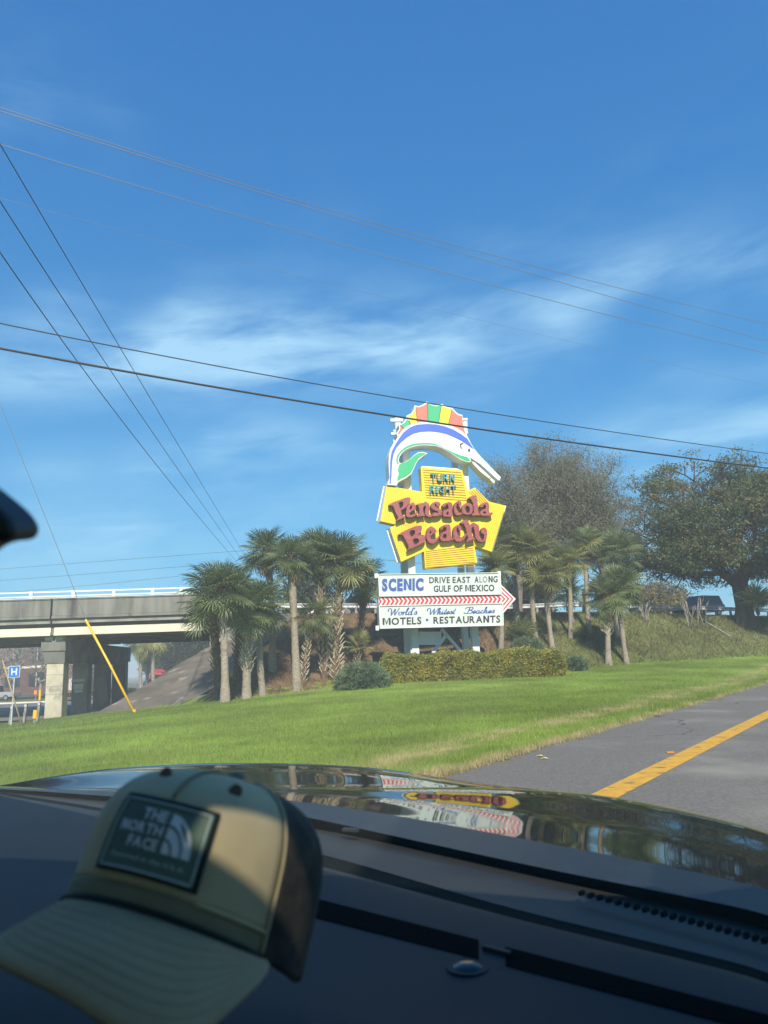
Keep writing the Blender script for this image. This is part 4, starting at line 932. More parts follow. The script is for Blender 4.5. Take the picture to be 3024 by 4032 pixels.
PL = [
 ('leftmost palm of the cluster, smooth grey trunk in front of the white beam end', P(887, 2765, 872, 2325, 150), dict(rad=.185, nfr=46, boots=(.86, .97), seed=1, group=GP)),
 ('palm with boot-covered trunk standing against the leftmost smooth trunk', P(862, 2740, 838, 2385, 135), dict(rad=.20, nfr=34, boots=(.08, .95), seed=2, group=GP, fr=FR, bootm='boot_brown')),
 ('dark palm with brown crossed boots under the low fronds by the slope', P(932, 2690, 935, 2345, 120, Y=39.5), dict(rad=.2, nfr=30, boots=(.15, .95), seed=3, group=GP, bootm='boot_brown')),
 ('palm with pale bare foot and ragged booted upper trunk', P(972, 2752, 982, 2400, 120), dict(rad=.215, nfr=32, boots=(.3, .92), seed=4, group=GP)),
 ('short smooth palm with drooping boots just below its low wide crown', P(1035, 2742, 1020, 2385, 130), dict(rad=.175, nfr=40, boots=(.78, .97), seed=5, group=GP, dead=6)),
 ('tall palm with reddish neck rearing above the low crowns near the bridge', P(1072, 2640, 1050, 2175, 108), dict(rad=.19, nfr=42, boots=(.85, .98), seed=6, group=GP, bootm='boot_brown', dead=5)),
 ('tall smooth palm with brown neck in the middle of the cluster', P(1170, 2718, 1146, 2200, 105), dict(rad=.21, nfr=42, boots=(.86, .98), seed=7, group=GP, bootm='boot_brown')),
 ('small booted palm hidden behind the tall smooth trunk', P(1194, 2700, 1236, 2430, 95), dict(rad=.13, nfr=22, boots=(.05, .7), seed=8, group=GP)),
 ('palm with dark upper boots leaning behind the widest booted trunk', P(1280, 2672, 1262, 2180, 125), dict(rad=.19, nfr=44, boots=(.04, .95), seed=9, group=GP)),
 ('palm with the thickest trunk, covered in crossed pale boots from foot to crown', P(1322, 2682, 1348, 2215, 130), dict(rad=.235, nfr=48, boots=(.02, .96), seed=10, group=GP, fr=FR[:3] + FRW[:2])),
 ('brown booted palm nearest to the edge of the white board', P(1408, 2605, 1438, 2290, 105), dict(rad=.15, nfr=36, boots=(.1, .95), seed=11, group=GP, bootm='boot_brown')),
 ('squat yellow-green young palm above the blue-green juniper', P(1404, 2632, 1408, 2545, 72), dict(rad=.14, nfr=16, boots=(.1, .9), seed=12, group=GP, fr=FRW, low=-5, dead=0)),
 ('palm with its foot hidden by the hedge below the arrow board', P(1972, 2570, 1950, 2235, 95), dict(rad=.15, nfr=34, seed=13, group=GR, fr=FRW)),
 ('tall palm whose trunk rises just right of the arrow tip', P(2040, 2470, 2010, 2150, 110), dict(rad=.16, nfr=40, seed=14, group=GR, fr=FRW + FR[:2])),
 ('palm with speckled trunk behind the young fan palm', P(2110, 2530, 2095, 2165, 115), dict(rad=.165, nfr=42, seed=15, group=GR, fr=FRW)),
 ('leaning palm with grey trunk ending at the hedge corner', P(2176, 2556, 2145, 2268, 108), dict(rad=.16, nfr=40, seed=16, group=GR, fr=FRW + FR[:1])),
 ('palm with whitest trunk, standing alone on the slope', P(2245, 2515, 2238, 2215, 95), dict(rad=.15, nfr=34, seed=17, group=GR, fr=FRW)),
 ('low-crowned palm tucked behind the whitest trunk', P(2255, 2452, 2238, 2335, 75), dict(rad=.13, nfr=22, seed=18, group=GR, fr=FRW)),
 ('tall thin palm left of the twin palms, with brown neck', P(2320, 2490, 2305, 2140, 88), dict(rad=.155, nfr=38, boots=(.8, .98), seed=19, group=GR, fr=FR[:3] + FRW[:2], bootm='boot_brown')),
 ('tall palm with pale trunk rising behind the twin palms', P(2430, 2510, 2428, 2175, 108), dict(rad=.185, nfr=42, boots=(.78, .98), seed=20, group=GR, fr=FR)),
 ('twin palm with bristling pale boots and one hanging frond', P(2396, 2622, 2390, 2352, 100), dict(rad=.19, nfr=34, boots=(.45, .98), seed=21, group=GR, fr=FR, dead=4)),
 ('twin palm with leaning smooth reddish trunk', P(2468, 2615, 2436, 2322, 112), dict(rad=.165, nfr=44, boots=(.9, .99), seed=22, group=GR, fr=FR)),
]
for lab, a, b in PL:
    if b.get('group') == GR: a['cr_'] *= .9; b.setdefault('low', -42)
    else: a['cr_'] *= .93; b.setdefault('low', -50)
    palm(lab, **a, **b)
# young fan palms without trunk
def fan_palm(label, p, r_px, n, fr, seed, name='fan_palm'):
    g = np.random.default_rng(seed); t = thing(name, label, 'palm', p); s0 = r_px * p[1] / F / 1.5
    mb = MB(); mb.sphere((0, 0, .1), .16, .16, .3, 8, 6); st_ = mb.build('stem', M['trunk_fibre'], t)
    for k in range(n):
        u_ = (k + .5) / n; s_ = s0 * g.uniform(.85, 1.15)
        obj('frond', fr[k % len(fr)], t, rot=(g.normal(0, .3), -R(84 - 66 * u_) + g.normal(0, .1), k * 2.4), scale=(s_, s_, s_), loc=(0, 0, .2))
fan_palm('young fan palm on the slope right behind the hedge', hit(2060, 2530), 85, 20, FRW[:2] + FR[:3], 31)
fan_palm('fan palm growing at the foot of the big spreading tree', at(2985, 2415, 57.0), 95, 22, FRW + FR[:2], 32)

# ================================================================== trees
def skeleton(base, fork, attr, seed, trunk_r, gamma=2.35, sag=.0):
    """nodes joined to the nearest node nearer the trunk; radii by the pipe rule"""
    g = np.random.default_rng(seed); N = [np.array(base, float), (np.array(base) + np.array(fork)) / 2 + g.normal(0, .05, 3), np.array(fork, float)]; par = [-1, 0, 1]; dist = [0, 0, 0]
    order = np.argsort(np.linalg.norm(attr - fork, axis=1)); NA = np.array(N); 
    buf = np.empty((len(attr) * 3 + 8, 3)); buf[:3] = NA; cost_ = np.zeros(len(buf)); cnt = 3
    for i in order:
        p = attr[i]; d = np.linalg.norm(buf[2:cnt] - p, axis=1) + .22 * cost_[2:cnt]
        j = int(np.argmin(d)) + 2; q = buf[j]; L = np.linalg.norm(p - q)
        k = max(1, min(3, int(L / 1.1)))
        prev = j
        for s in range(1, k + 1):
            t = s / k; m_ = q + (p - q) * t + (np.array([0, 0, .12 * L * math.sin(math.pi * t)]) + g.normal(0, .05 * L, 3)) * (t < 1)
            buf[cnt] = m_; par.append(prev); cost_[cnt] = cost_[prev] + L / k; prev = cnt; cnt += 1
    N = buf[:cnt]; w_ = np.zeros(cnt); kids = np.zeros(cnt, int)
    for i in range(cnt - 1, 0, -1):
        if kids[i] == 0: w_[i] = 1
        w_[par[i]] += w_[i]; kids[par[i]] += 1
    rad = w_ ** (1 / gamma); rad = rad / rad[0] * trunk_r
    return N, par, rad, kids
def branch_mesh(name, N, par, rad, m_, loc, minr=.006, root_flare=1.35, nside=5):
    V, Fc = [], []
    for i in range(1, len(N)):
        a, b = N[par[i]], N[i]; d = b - a; L = np.linalg.norm(d)
        if L < 1e-4: continue
        d /= L; ref = np.array([.3, .5, .8]); s_ = np.cross(d, ref); s_ /= np.linalg.norm(s_); t_ = np.cross(d, s_)
        ra, rb = max(rad[i] * 1.08, minr), max(rad[i], minr); k = 10 if rad[i] > .12 else (nside if rad[i] > .03 else 3)
        if par[i] == 0: ra *= root_flare
        bI = len(V); ang = np.arange(k) * 2 * math.pi / k; ring = np.cos(ang)[:, None] * s_ + np.sin(ang)[:, None] * t_
        V.extend(a + ring * ra); V.extend(b + d * rb * .4 + ring * rb)
        Fc.extend([(bI + j, bI + (j + 1) % k, bI + k + (j + 1) % k, bI + k + j) for j in range(k)])
    return mesh(name, np.array(V) - loc, Fc, m_, True)
def leaf_cloud(name, C_, n_each, spread, size, m_, loc, seed, flat=.6, quad=True, keep=None):
    g = np.random.default_rng(seed); n = len(C_) * n_each
    P_ = np.repeat(C_, n_each, 0) + g.normal(0, 1, (n, 3)) * np.array([spread, spread, spread * flat])
    a = g.normal(0, 1, (n, 3)); a /= np.linalg.norm(a, axis=1)[:, None]; b = np.cross(a, g.normal(0, 1, (n, 3))); b /= np.linalg.norm(b, axis=1)[:, None]
    s_ = size * g.uniform(.55, 1.35, (n, 1)); V = np.stack([P_ - a * s_, P_ + b * s_ * .45, P_ + a * s_, P_ - b * s_ * .45], 1) - loc
    return mesh(name, V.reshape(-1, 3), np.arange(4 * n).reshape(n, 4), m_)
def clumps(g, n, c, rx, ry, rz, k, spread, low=-1.0, shell=.55):
    out = []
    while len(out) < n:
        v = g.normal(size=3); v /= np.linalg.norm(v); r_ = g.uniform(shell, 1)
        p = v * r_
        if p[2] < low: continue
        out.append(c + p * np.array([rx, ry, rz]))
    out = np.array(out); return np.concatenate([out] + [out + g.normal(0, spread, out.shape) for _ in range(k)])
def tree(name, label, base, fork, attr, trunk_r, m_bark, m_leaf, leafkw, seed, twigs=0, twl=.7, group=None, crown_name='crown', minr=.008, nleaf_nodes=None, gamma=2.35):
    base = np.array(base, float); t = thing(name, label, 'tree', base, group=group)
    N, par, rad, kids = skeleton(base + np.array([0, 0, -.4]), fork, attr, seed, trunk_r, gamma)
    obj('trunk', branch_mesh('trunk', N, par, rad, m_bark, base, minr), t)
    tips = N[(kids <= 1) & (np.arange(len(N)) > 2)]
    g = np.random.default_rng(seed + 50)
    if twigs:
        V, Fc = [], []; n = len(tips) * twigs; a = np.repeat(tips, twigs, 0)
        out = a - np.mean(attr, 0); out /= np.linalg.norm(out, axis=1)[:, None]
        d = out * .6 + g.normal(0, .5, (n, 3)) + np.array([0, 0, .55]); d /= np.linalg.norm(d, axis=1)[:, None]
        L = twl * g.uniform(.4, 1.2, (n, 1)); mid = a + d * L * .5 + g.normal(0, .05, (n, 3)); e = a + d * L + g.normal(0, .1, (n, 3)); s_ = np.cross(d, g.normal(size=(n, 3))); s_ /= np.linalg.norm(s_, axis=1)[:, None]
        w0 = .011; Vv = np.stack([a - s_ * w0, a + s_ * w0, mid + s_ * w0 * .8, mid - s_ * w0 * .8, e + s_ * .003, e - s_ * .003], 1) - base
        b = np.arange(n)[:, None] * 6; Fq = np.concatenate([b + np.array([[0, 1, 2, 3]]), b + np.array([[3, 2, 4, 5]])])
        tw = obj('twig', mesh('twig', Vv.reshape(-1, 3), Fq, m_bark), t); tw['kind'] = 'stuff'
        tips = np.concatenate([tips, e[g.random(n) < .35]])
    if m_leaf is not None:
        if nleaf_nodes: tips = tips[g.random(len(tips)) < nleaf_nodes]
        obj(crown_name, leaf_cloud(crown_name, tips, m_=m_leaf, loc=base, seed=seed + 9, **leafkw), t)
    return t
g0 = np.random.default_rng(77)
# big spreading evergreen oak at the right-hand top of the bank
ob_ = at(2925, 2425, 58.0); ob_[2] = h1(ob_[0], ob_[1])
oc = at(2905, 2100, 58.0)
at_o = clumps(g0, 200, oc + np.array([0.6, 0, -.2]), 9.6, 8.0, 6.9, 4, .75, low=-.30, shell=.35)
lowl = clumps(g0, 60, oc + np.array([0.3, 0, -2.0]), 10.2, 8, .8, 3, .45, shell=.5)
at_o = np.concatenate([at_o, lowl]); at_o = at_o[np.linalg.norm((at_o - oc)[:, :2], axis=1) + 0 * at_o[:, 2] < 11.5]
tree('spreading_tree', 'large dark spreading tree with massive trunk on top of the bank', ob_, ob_ + np.array([.1, 0, 2.9]), at_o, .60, M['bark'], M['oak_leaf'], dict(n_each=62, spread=.40, size=.105, flat=.5), 3, twigs=4, twl=.7, minr=.012)
# thin half-bare trees behind the sign
gb = 'half-bare trees behind the sign'
for k, (lab, bx, cx, cy, rx, rz, Y, lf, sd_) in enumerate((
    ('half-bare tree with grey twigs right behind the fish bill', 2040, 2015, 2050, 2.9, 4.6, 53.5, 9, 5),
    ('upright half-bare tree with reddish twigs behind the tall thin palm', 2300, 2330, 2040, 2.8, 4.9, 55.5, 9, 6),
    ('tallest half-bare tree, the leafiest of those behind the slope palms', 2170, 2160, 1985, 2.6, 5.0, 57.0, 15, 7),
    ('slender half-bare tree between the tallest one and the reddish one', 2240, 2250, 2000, 2.0, 4.8, 59.0, 10, 8))):
    c = at(cx, cy, Y); b = at(bx, 2390, Y); b[2] = h1(b[0], b[1])
    at_ = clumps(g0, 170, c, rx, 2.8, rz, 4, .5, low=-.85, shell=.15)
    tree('half_bare_tree', lab, b, b + np.array([.2, 0, 1.8]), at_, .24, M['bark_grey'], M['bare_leaf'], dict(n_each=lf + 8, spread=.34, size=.062, flat=.9), sd_, twigs=9, twl=.85, group=gb, minr=.010, nleaf_nodes=.75)
# golden trees beyond the overpass
for lab, x, y, Y, rx, rz, sd_ in (('rounded golden brown tree beyond the guardrail', 2590, 2362, 95, 4.1, 2.3, 21), ('second golden tree hidden half behind the twin palms', 2480, 2345, 98, 3.4, 2.6, 22), ('low golden bush at the outer end of the rounded golden tree', 2655, 2392, 92, 1.5, 1.0, 23)):
    c = at(x, y, Y); b = np.array([c[0], c[1], 2.0])
    at_ = clumps(g0, 90, c, rx, 3, rz, 3, .4, low=-.8, shell=.3)
    tree('golden_tree', lab, b, c + np.array([0, 0, -rz * .8]), at_, .25, M['bark'], M['gold_leaf'], dict(n_each=26, spread=.42, size=.17, flat=.7), sd_, group='golden trees beyond the overpass', minr=.02)
# dark trees seen under the bridge and behind the palms
for lab, x, y, Y, rx, rz, sd_, ml in (('round dark green tree seen between the bridge beam and the concrete slope', 715, 2565, 120, 4.2, 4.2, 31, 'dark_leaf'), ('darker tree top against the slope under the beam end', 800, 2545, 112, 3.4, 4.6, 32, 'dark_leaf'),
                                     ('low olive tree far down the street under the bridge', 628, 2615, 170, 4.2, 3.0, 33, 'dark_leaf'), ('dark evergreen filling the gap behind the middle palms', 1215, 2385, 62, 1.9, 2.3, 34, 'dark_leaf'),
                                     ('dark leafy tree beyond the overpass behind the arrow tip', 2090, 2330, 75, 2.6, 2.0, 35, 'dark_leaf')):
    c = at(x, y, Y); b = np.array([c[0], c[1], min(c[2] - rz, -1.0 if x < 900 else 3.5)])
    at_ = clumps(g0, 110, c, rx, rx * .8, rz, 3, .5, low=-.9, shell=.3)
    tree('leafy_tree', lab, b, c + np.array([0, 0, -rz * .7]), at_, .22, M['bark'], M[ml], dict(n_each=26, spread=.5, size=.2, flat=.8), sd_, minr=.02, group='dark leafy trees beyond the overpass')
# bare winter trees and pale trunks in front of the brick building, far left
for k, (x, top, Y, lab) in enumerate(((60, 2525, 112, 'bare tree with twin pale trunks behind the hospital sign'), (165, 2560, 116, 'bare tree behind the pale front column'), (265, 2560, 118, 'bare tree between the first two columns'), (392, 2570, 122, 'bare tree seen between the dark columns'), (10, 2560, 108, 'bare tree at the far edge above the silver pickup'))):
    c = at(x, top + 45, Y); b = np.array([c[0], c[1], -1.0]); at_ = clumps(g0, 60, c, 3.0, 2.5, 3.4, 3, .5, low=-.8, shell=.2)
    tree('bare_tree', lab, b, b + np.array([0, 0, 1.8]), at_, .22, M['bark_pale'], None, {}, 41 + k, twigs=6, twl=.9, group='bare trees by the brick building', minr=.02)
# palms far down the street
for k, (x, y, Y, lab) in enumerate(((560, 2520, 105, 'far palm group front crown under the bridge beam'), (585, 2545, 112, 'far palm with drooping skirt beside the street'), (610, 2505, 100, 'far palm touching the underside of the beam'))):
    c = at(x, y, Y); palm(lab, (c[0], c[1], -1.1), c, .25, 2.6, 34, seed=60 + k, low=-85, fr=FRW, dead=6, group='far palms by the street')
# ================================================================== hedge and shrubs
def leafy_box(name, label, cat, corners, hgt, n, size, m_leaf, seed, rough=.10, dome=0.0):
    """clipped hedge: solid dark core and a skin of small leaves, following the ground"""
    g = np.random.default_rng(seed); a, b = np.array(corners[0]), np.array(corners[1]); L = np.linalg.norm(b - a); dpt = corners[2]
    e = (b - a) / L; nn = np.array([-e[1], e[0]]); loc = np.array([a[0], a[1], h1(*a)]); t = thing(name, label, cat, loc)
    def pts(s, d, h_): # s along 0..1, d depth 0..1, h 0..1
        s, d, h_ = (np.atleast_1d(np.asarray(k, float)) for k in (s, d, h_))
        xy = a + e * L * s[:, None] + nn * dpt * d[:, None]; z = H(xy[:, 0], xy[:, 1]); edge = np.clip(np.minimum(s, 1 - s) * L / .35, 0, 1) ** .5
        return np.c_[xy, z + hgt * h_ * (.55 + .45 * edge) * (1 + .06 * np.sin(s * 17 + 1) + .03 * np.sin(s * 41))]
    pt = lambda s, d, h_: pts(s, d, h_)[0]
    mb = MB(); ns = 24
    ring = [(.06, 0), (.06, .93), (.94, .93), (.94, 0)]
    V = [pt(min(max(i / ns, .015), .985), d, h_) - loc for i in range(ns + 1) for d, h_ in ring]
    mb.raw(V, [(i * 4 + j, i * 4 + j + 1, i * 4 + 5 + j, i * 4 + 4 + j) for i in range(ns) for j in range(3)] + [(0, 1, 2, 3), (ns * 4 + 3, ns * 4 + 2, ns * 4 + 1, ns * 4)])
    mb.build('dark_core', M['hedge_core'], t)
    r_ = g.random(n); s = g.random(n); b1 = g.random(n); b2 = g.random(n)
    qs = np.where(r_ < .86, s, np.where(r_ < .93, 0.0, 1.0)); qd = np.where(r_ < .52, 0.0, b1); qh = np.where(r_ < .52, b2, np.where(r_ < .86, 1.0, b2))
    p = pts(qs, qd, qh); nz_ = .5 + .5 * np.sin(p[:, 0] * 3.1 + 2 * np.sin(p[:, 2] * 4)) * np.sin(p[:, 0] * 7.3 + p[:, 2] * 5)
    C_ = p + g.normal(0, 1, (n, 3)) * (rough * (.35 + .5 * nz_))[:, None]
    o = obj('foliage', leaf_cloud('foliage', np.array(C_), 1, .01, size, m_leaf, loc, seed), t)
    return t
hl, hr = hit(1512, 2694)[:2], hit(2225, 2662)[:2]
leafy_box('hedge', 'long clipped yellow-green hedge in front of the sign', 'hedge', (hl, hr, 1.7), 1.30, 46000, .05, M['hedge_leaf'], 3)
def juniper(label, c, rx, ry, rz, n, seed):
    g = np.random.default_rng(seed); c = np.array(c); t = thing('juniper_shrub', label, 'shrub', c); V, Fc = [], []; mb = MB()
    st_ = MB()
    for k in range(26):
        a = g.uniform(0, 6.28); r_ = g.uniform(.3, .85); st_.tube([(0, 0, -.05), (math.cos(a) * rx * r_ * .5, math.sin(a) * ry * r_ * .5, rz * .45), (math.cos(a) * rx * r_, math.sin(a) * ry * r_, rz * g.uniform(.5, .85))], [.025, .016, .006], 4)
    st_.build('stem', M['bark'], t)
    n_ = n; v = g.normal(size=(n_, 3)); v /= np.linalg.norm(v, axis=1)[:, None]; v[:, 2] = np.abs(v[:, 2]) * .95 + .02
    p = v * np.array([rx, ry, rz]) * g.uniform(.62, 1.0, (n_, 1)) * (1 + .16 * np.sin(v[:, :1] * 9 + 3 * v[:, 1:2] * 5) * np.cos(v[:, 2:] * 8))
    d = v * .7 + g.normal(0, .45, (n_, 3)) + np.array([0, 0, .25]); d /= np.linalg.norm(d, axis=1)[:, None]; s_ = np.cross(d, g.normal(size=(n_, 3))); s_ /= np.linalg.norm(s_, axis=1)[:, None]
    L = g.uniform(.10, .24, (n_, 1)); w_ = .022
    VV = np.stack([p - s_ * w_, p + s_ * w_, p + d * L], 1)
    obj('foliage', mesh('foliage', VV.reshape(-1, 3), np.arange(3 * n_).reshape(n_, 3), M['juniper']), t)
j1 = hit(1428, 2712); juniper('large blue-green juniper shrub at the near end of the hedge', j1, 1.22, .9, 1.15, 15000, 4)
j2 = hit(2270, 2640); juniper('small blue-green juniper shrub at the far end of the hedge', j2, .62, .55, .75, 6000, 5)
j3 = hit(2075, 2560); juniper('olive shrub under the young fan palm behind the hedge', j3 + np.array([0, 0, 0]), .95, .6, .75, 6000, 6)
# pruned crape myrtles: bare knuckled stems
def myrtle(label, p, h_, n, seed):
    g = np.random.default_rng(seed); t = thing('pruned_shrub', label, 'shrub', p, group='bare pruned shrubs on the bank')
    for k in range(n):
        a = g.uniform(0, 6.28); x, y = math.cos(a) * .35 * h_ * g.uniform(.3, 1), math.sin(a) * .3 * h_; mb = MB(); top = h_ * g.uniform(.6, 1)
        pts = [(x * .15, y * .15, -.1), (x * .4, y * .4, top * .35), (x * .75 + g.normal(0, .04), y * .75, top * .7), (x + g.normal(0, .05), y, top)]
        mb.tube(pts, [.035, .03, .024, .03], 6); mb.tube([pts[2], (x * 1.3, y * 1.3, top * .95), (x * 1.45, y * 1.3, top * 1.08)], [.02, .016, .012], 5); mb.build('stem', M['bark_pale'], t, smooth=True)
for k, (x, y, hh, n, lab) in enumerate(((2547, 2456, 1.75, 7, 'bare pruned shrub alone on the green bank above the lawn'), (2718, 2476, 2.1, 5, 'bare pruned shrub before the dark vehicle, nearest the twin palms'), (2743, 2476, 2.45, 5, 'tallest bare pruned shrub before the dark vehicle'), (2776, 2470, 2.0, 2, 'single-stemmed pruned shrub beside the timber edging'))):
    myrtle(lab, hit(x, y), hh, n, 70 + k)
# timber edging down the bank
te = thing('timber_edging', 'weathered timber edging running down the bank beside the mulch', 'edging', hit(2712, 2416))
q = [hit(2712 + (2880 - 2712) * i / 5, 2416 + (2515 - 2416) * i / 5) for i in range(6)]
for a, b in zip(q[:-1], q[1:]): MB().beam(a - q[0] + [0, 0, .06], b - q[0] + [0, 0, .06], .14, .2).build('timber', M['wood_grey'], te)
# ================================================================== vehicles
def vehicle(name, label, cat, loc, rz, kind, paint, group=None, lights=True):
    dims = dict(sedan=(4.6, 1.8, 1.45), suv=(4.7, 1.9, 1.8), pickup=(5.6, 1.95, 1.85), van=(5.2, 1.95, 2.0))[kind]
    L, W, Hh = dims; t = thing(name, label, cat, loc, rz, group)
    hl_, hw = L / 2, W / 2; zb_, zs = .32, .95 if kind != 'sedan' else .85
    side = {'sedan': [(-hl_, .45), (-hl_ + .05, zs), (-hl_ + .9, zs + .06), (hl_ - 1.3, zs + .04), (hl_ - .1, zs - .14), (hl_, .5), (hl_ - .1, zb_), (-hl_ + .1, zb_)],
            'suv': [(-hl_, .5), (-hl_ + .03, zs + .05), (hl_ - 1.25, zs + .05), (hl_ - .1, zs - .05), (hl_, .55), (hl_ - .1, zb_ + .05), (-hl_ + .1, zb_ + .05)],
            'pickup': [(-hl_, .55), (-hl_, zs + .08), (hl_ - 1.35, zs + .1), (hl_ - .08, zs + .02), (hl_, .6), (hl_ - .1, zb_ + .1), (-hl_ + .1, zb_ + .1)],
            'van': [(-hl_, .45), (-hl_, zs), (hl_ - 1.0, zs), (hl_ - .08, zs - .1), (hl_, .5), (hl_ - .1, zb_), (-hl_ + .1, zb_)]}[kind]
    top = {'sedan': [(-hl_ + .75, zs), (-hl_ + 1.35, Hh - .02), (.15, Hh), (hl_ - 1.25, zs)], 'suv': [(-hl_ + .05, zs), (-hl_ + .35, Hh), (.35, Hh), (hl_ - 1.2, zs)],
           'pickup': [(-.75, zs), (-.6, Hh), (.55, Hh), (hl_ - 1.3, zs)], 'van': [(-hl_ + .02, zs), (-hl_ + .1, Hh), (.9, Hh), (hl_ - .95, zs)]}[kind]
    mb = MB(); mb.prism([(x, -hw, z) for x, z in side], (0, W, 0)); mb.build('body', paint, t, bevel=.06)
    a = hw - .06; b = hw - .22; q = top
    cab = MB().hexa([(q[0][0], -a, q[0][1] - .02), (q[3][0], -a, q[3][1] - .02), (q[3][0], a, q[3][1] - .02), (q[0][0], a, q[0][1] - .02), (q[1][0], -b, q[1][1]), (q[2][0], -b, q[2][1]), (q[2][0], b, q[2][1]), (q[1][0], b, q[1][1])])
    cab.build('cabin', paint, t, bevel=.05)
    def lerp(p, r_, f_): return np.array(p) + (np.array(r_) - p) * f_
    lo_r, lo_f, hi_f, hi_r = (np.array(q[0]), np.array(q[3]), np.array(q[2]), np.array(q[1]))
    for sgn in (-1, 1):
        cuts = (0, .5, 1) if kind != 'van' else (.62, 1)
        for c0, c1 in zip(cuts[:-1], cuts[1:]):
            pts = []
            for f_, v_ in ((c0, 0.1), (c1, .1), (c1, .88), (c0, .88)):
                lo_ = lerp(lo_r, lo_f, .04 + .92 * f_ + (.02 if f_ == c0 else -.02)); hi_ = lerp(hi_r, hi_f, .04 + .92 * f_ + (.02 if f_ == c0 else -.02)); p = lerp(lo_, hi_, v_)
                pts.append((p[0], sgn * (a + (b - a) * v_ + .004), p[1]))
            MB().prism(pts, (0, -sgn * .02, 0)).build('window', M['glass_dark'], t)
    for (lo_, hi_, d) in ((lo_f, hi_f, 1), (lo_r, hi_r, -1)):
        P4 = []
        for y_, v_ in ((-.85, .1), (.85, .1), (.85, .9), (-.85, .9)):
            p = lerp(lo_, hi_, v_); P4.append((p[0] + d * .006, y_ * (a + (b - a) * v_), p[1] + .006))
        MB().prism(P4, (-d * .02, 0, -.01)).build('windscreen' if d > 0 else 'rear_window', M['glass_sky'] if d > 0 else M['glass_dark'], t)
    if kind == 'pickup':
        MB().box((-hl_ + .12, -hw + .14, zs + .05), (-.85, hw - .14, zs + .10)).build('cargo_bed', M['tyre'], t)
    for x in (-hl_ + .95, hl_ - .95):
        for sgn in (-1, 1):
            w_ = MB(); w_.tube([(x, sgn * (hw - .2), .34), (x, sgn * (hw + .01), .34)], .34, 18); wh = w_.build('wheel', M['tyre'], t)
            MB().tube([(x, sgn * (hw - .02), .34), (x, sgn * (hw + .02), .34)], .2, 14).build('wheel_rim', M['rim'], wh)
    for sgn in (-1, 1):
        MB().box((hl_ - .06, sgn * (hw - .35) - .18, .62), (hl_ + .01, sgn * (hw - .35) + .18, .78)).build('headlight', M['lamp_clear'], t)
        MB().box((-hl_ - .01, sgn * (hw - .2) - .1, .68), (-hl_ + .06, sgn * (hw - .2) + .1, .92)).build('tail_light', M['lamp_red'], t)
    MB().box((hl_ - 1.3, -hw - .14, zs + .02), (hl_ - 1.14, -hw + .02, zs + .16)).build('mirror', paint, t); MB().box((hl_ - 1.3, hw - .02, zs + .02), (hl_ - 1.14, hw + .14, zs + .16)).build('mirror', paint, t)
    return t
def road_pos(px, off, Y0=None):
    """on the overpass: column px at an offset from the near edge"""
    best = None
    for i in range(len(dense)):
        p = dense[i] + nor[i] * off; v = np.array([p[0], p[1], ov_z(dense[i][0])]) - CAM; x = 1512 + F * (v @ cr) / (v @ cf)
        if best is None or abs(x - px) < best[0]: best = (abs(x - px), p, i)
    _, p, i = best; return np.array([p[0], p[1], ov_z(dense[i][0]) + .02]), math.atan2(tang[i][1], tang[i][0])
GV = 'vehicles on the overpass'
p_, a_ = road_pos(1428, 3.4); vehicle('sedan', 'dark green sedan on the overpass between the palms and the board', 'car', p_, a_, 'sedan', M['car_dark'], GV)
p_, a_ = road_pos(1295, 10.5); vehicle('sedan', 'white sedan on the overpass half hidden by palm trunks', 'car', p_, a_, 'sedan', M['car_white'], GV)
p_, a_ = road_pos(2052, 6.5); vehicle('sedan', 'red sedan on the overpass behind the palm trunks beside the arrow tip', 'car', p_, a_, 'sedan', M['car_red'], GV)
p_, a_ = road_pos(2745, 2.2); vehicle('utility_vehicle', 'dark utility vehicle on the overpass near the spreading tree', 'car', p_ + np.array([0, 0, .0]), a_ + math.pi, 'suv', M['car_black'], GV)
c = at(0, 2700, 92); vehicle('pickup_truck', 'silver pickup truck parked beyond the bridge near the hospital sign', 'pickup truck', (c[0] - .6, c[1], -1.0 + .0), R(180), 'pickup', M['car_silver'])
c = at(632, 2690, 118); vehicle('pickup_truck', 'black pickup truck in front of the red lorry under the bridge', 'pickup truck', (c[0] - 1.2, c[1], -1.1), R(-84), 'pickup', M['car_black'])
c = at(655, 2690, 112); vehicle('sedan', 'white sedan partly hidden by the concrete slope', 'car', (c[0] + .6, c[1], -1.1), R(-86), 'sedan', M['car_white'])
c = at(585, 2680, 135); vehicle('sedan', 'distant dark sedan beside the far palms', 'car', (c[0], c[1], -1.1), R(-84), 'sedan', M['car_dark'])
# red lorry
c = at(633, 2690, 128); t = thing('lorry', 'red lorry far down the street under the bridge', 'truck', (c[0], c[1], -1.1), R(-86))
MB().box((-3.8, -1.2, .9), (1.2, 1.2, 3.3)).build('cargo_box', M['car_red'], t, bevel=.05); MB().box((1.35, -1.15, .6), (3.3, 1.15, 2.7)).build('cab', M['car_red'], t, bevel=.12)
MB().box((3.302, -.95, 1.6), (3.32, .95, 2.4)).build('windscreen', M['glass_dark'], t); MB().box((-3.84, -1.0, .55), (-3.7, 1.0, .8)).build('rear_bumper', M['car_white'], t)
MB().box((-3.815, .35, 2.55), (-3.803, .95, 2.95)).build('rear_panel', M['car_white'], t)
for x in (-2.6, -1.6, 2.4):
    for s_ in (-1, 1): MB().tube([(x, s_ * 1.2, .48), (x, s_ * .9, .48)], .48, 16).build('wheel', M['tyre'], t)

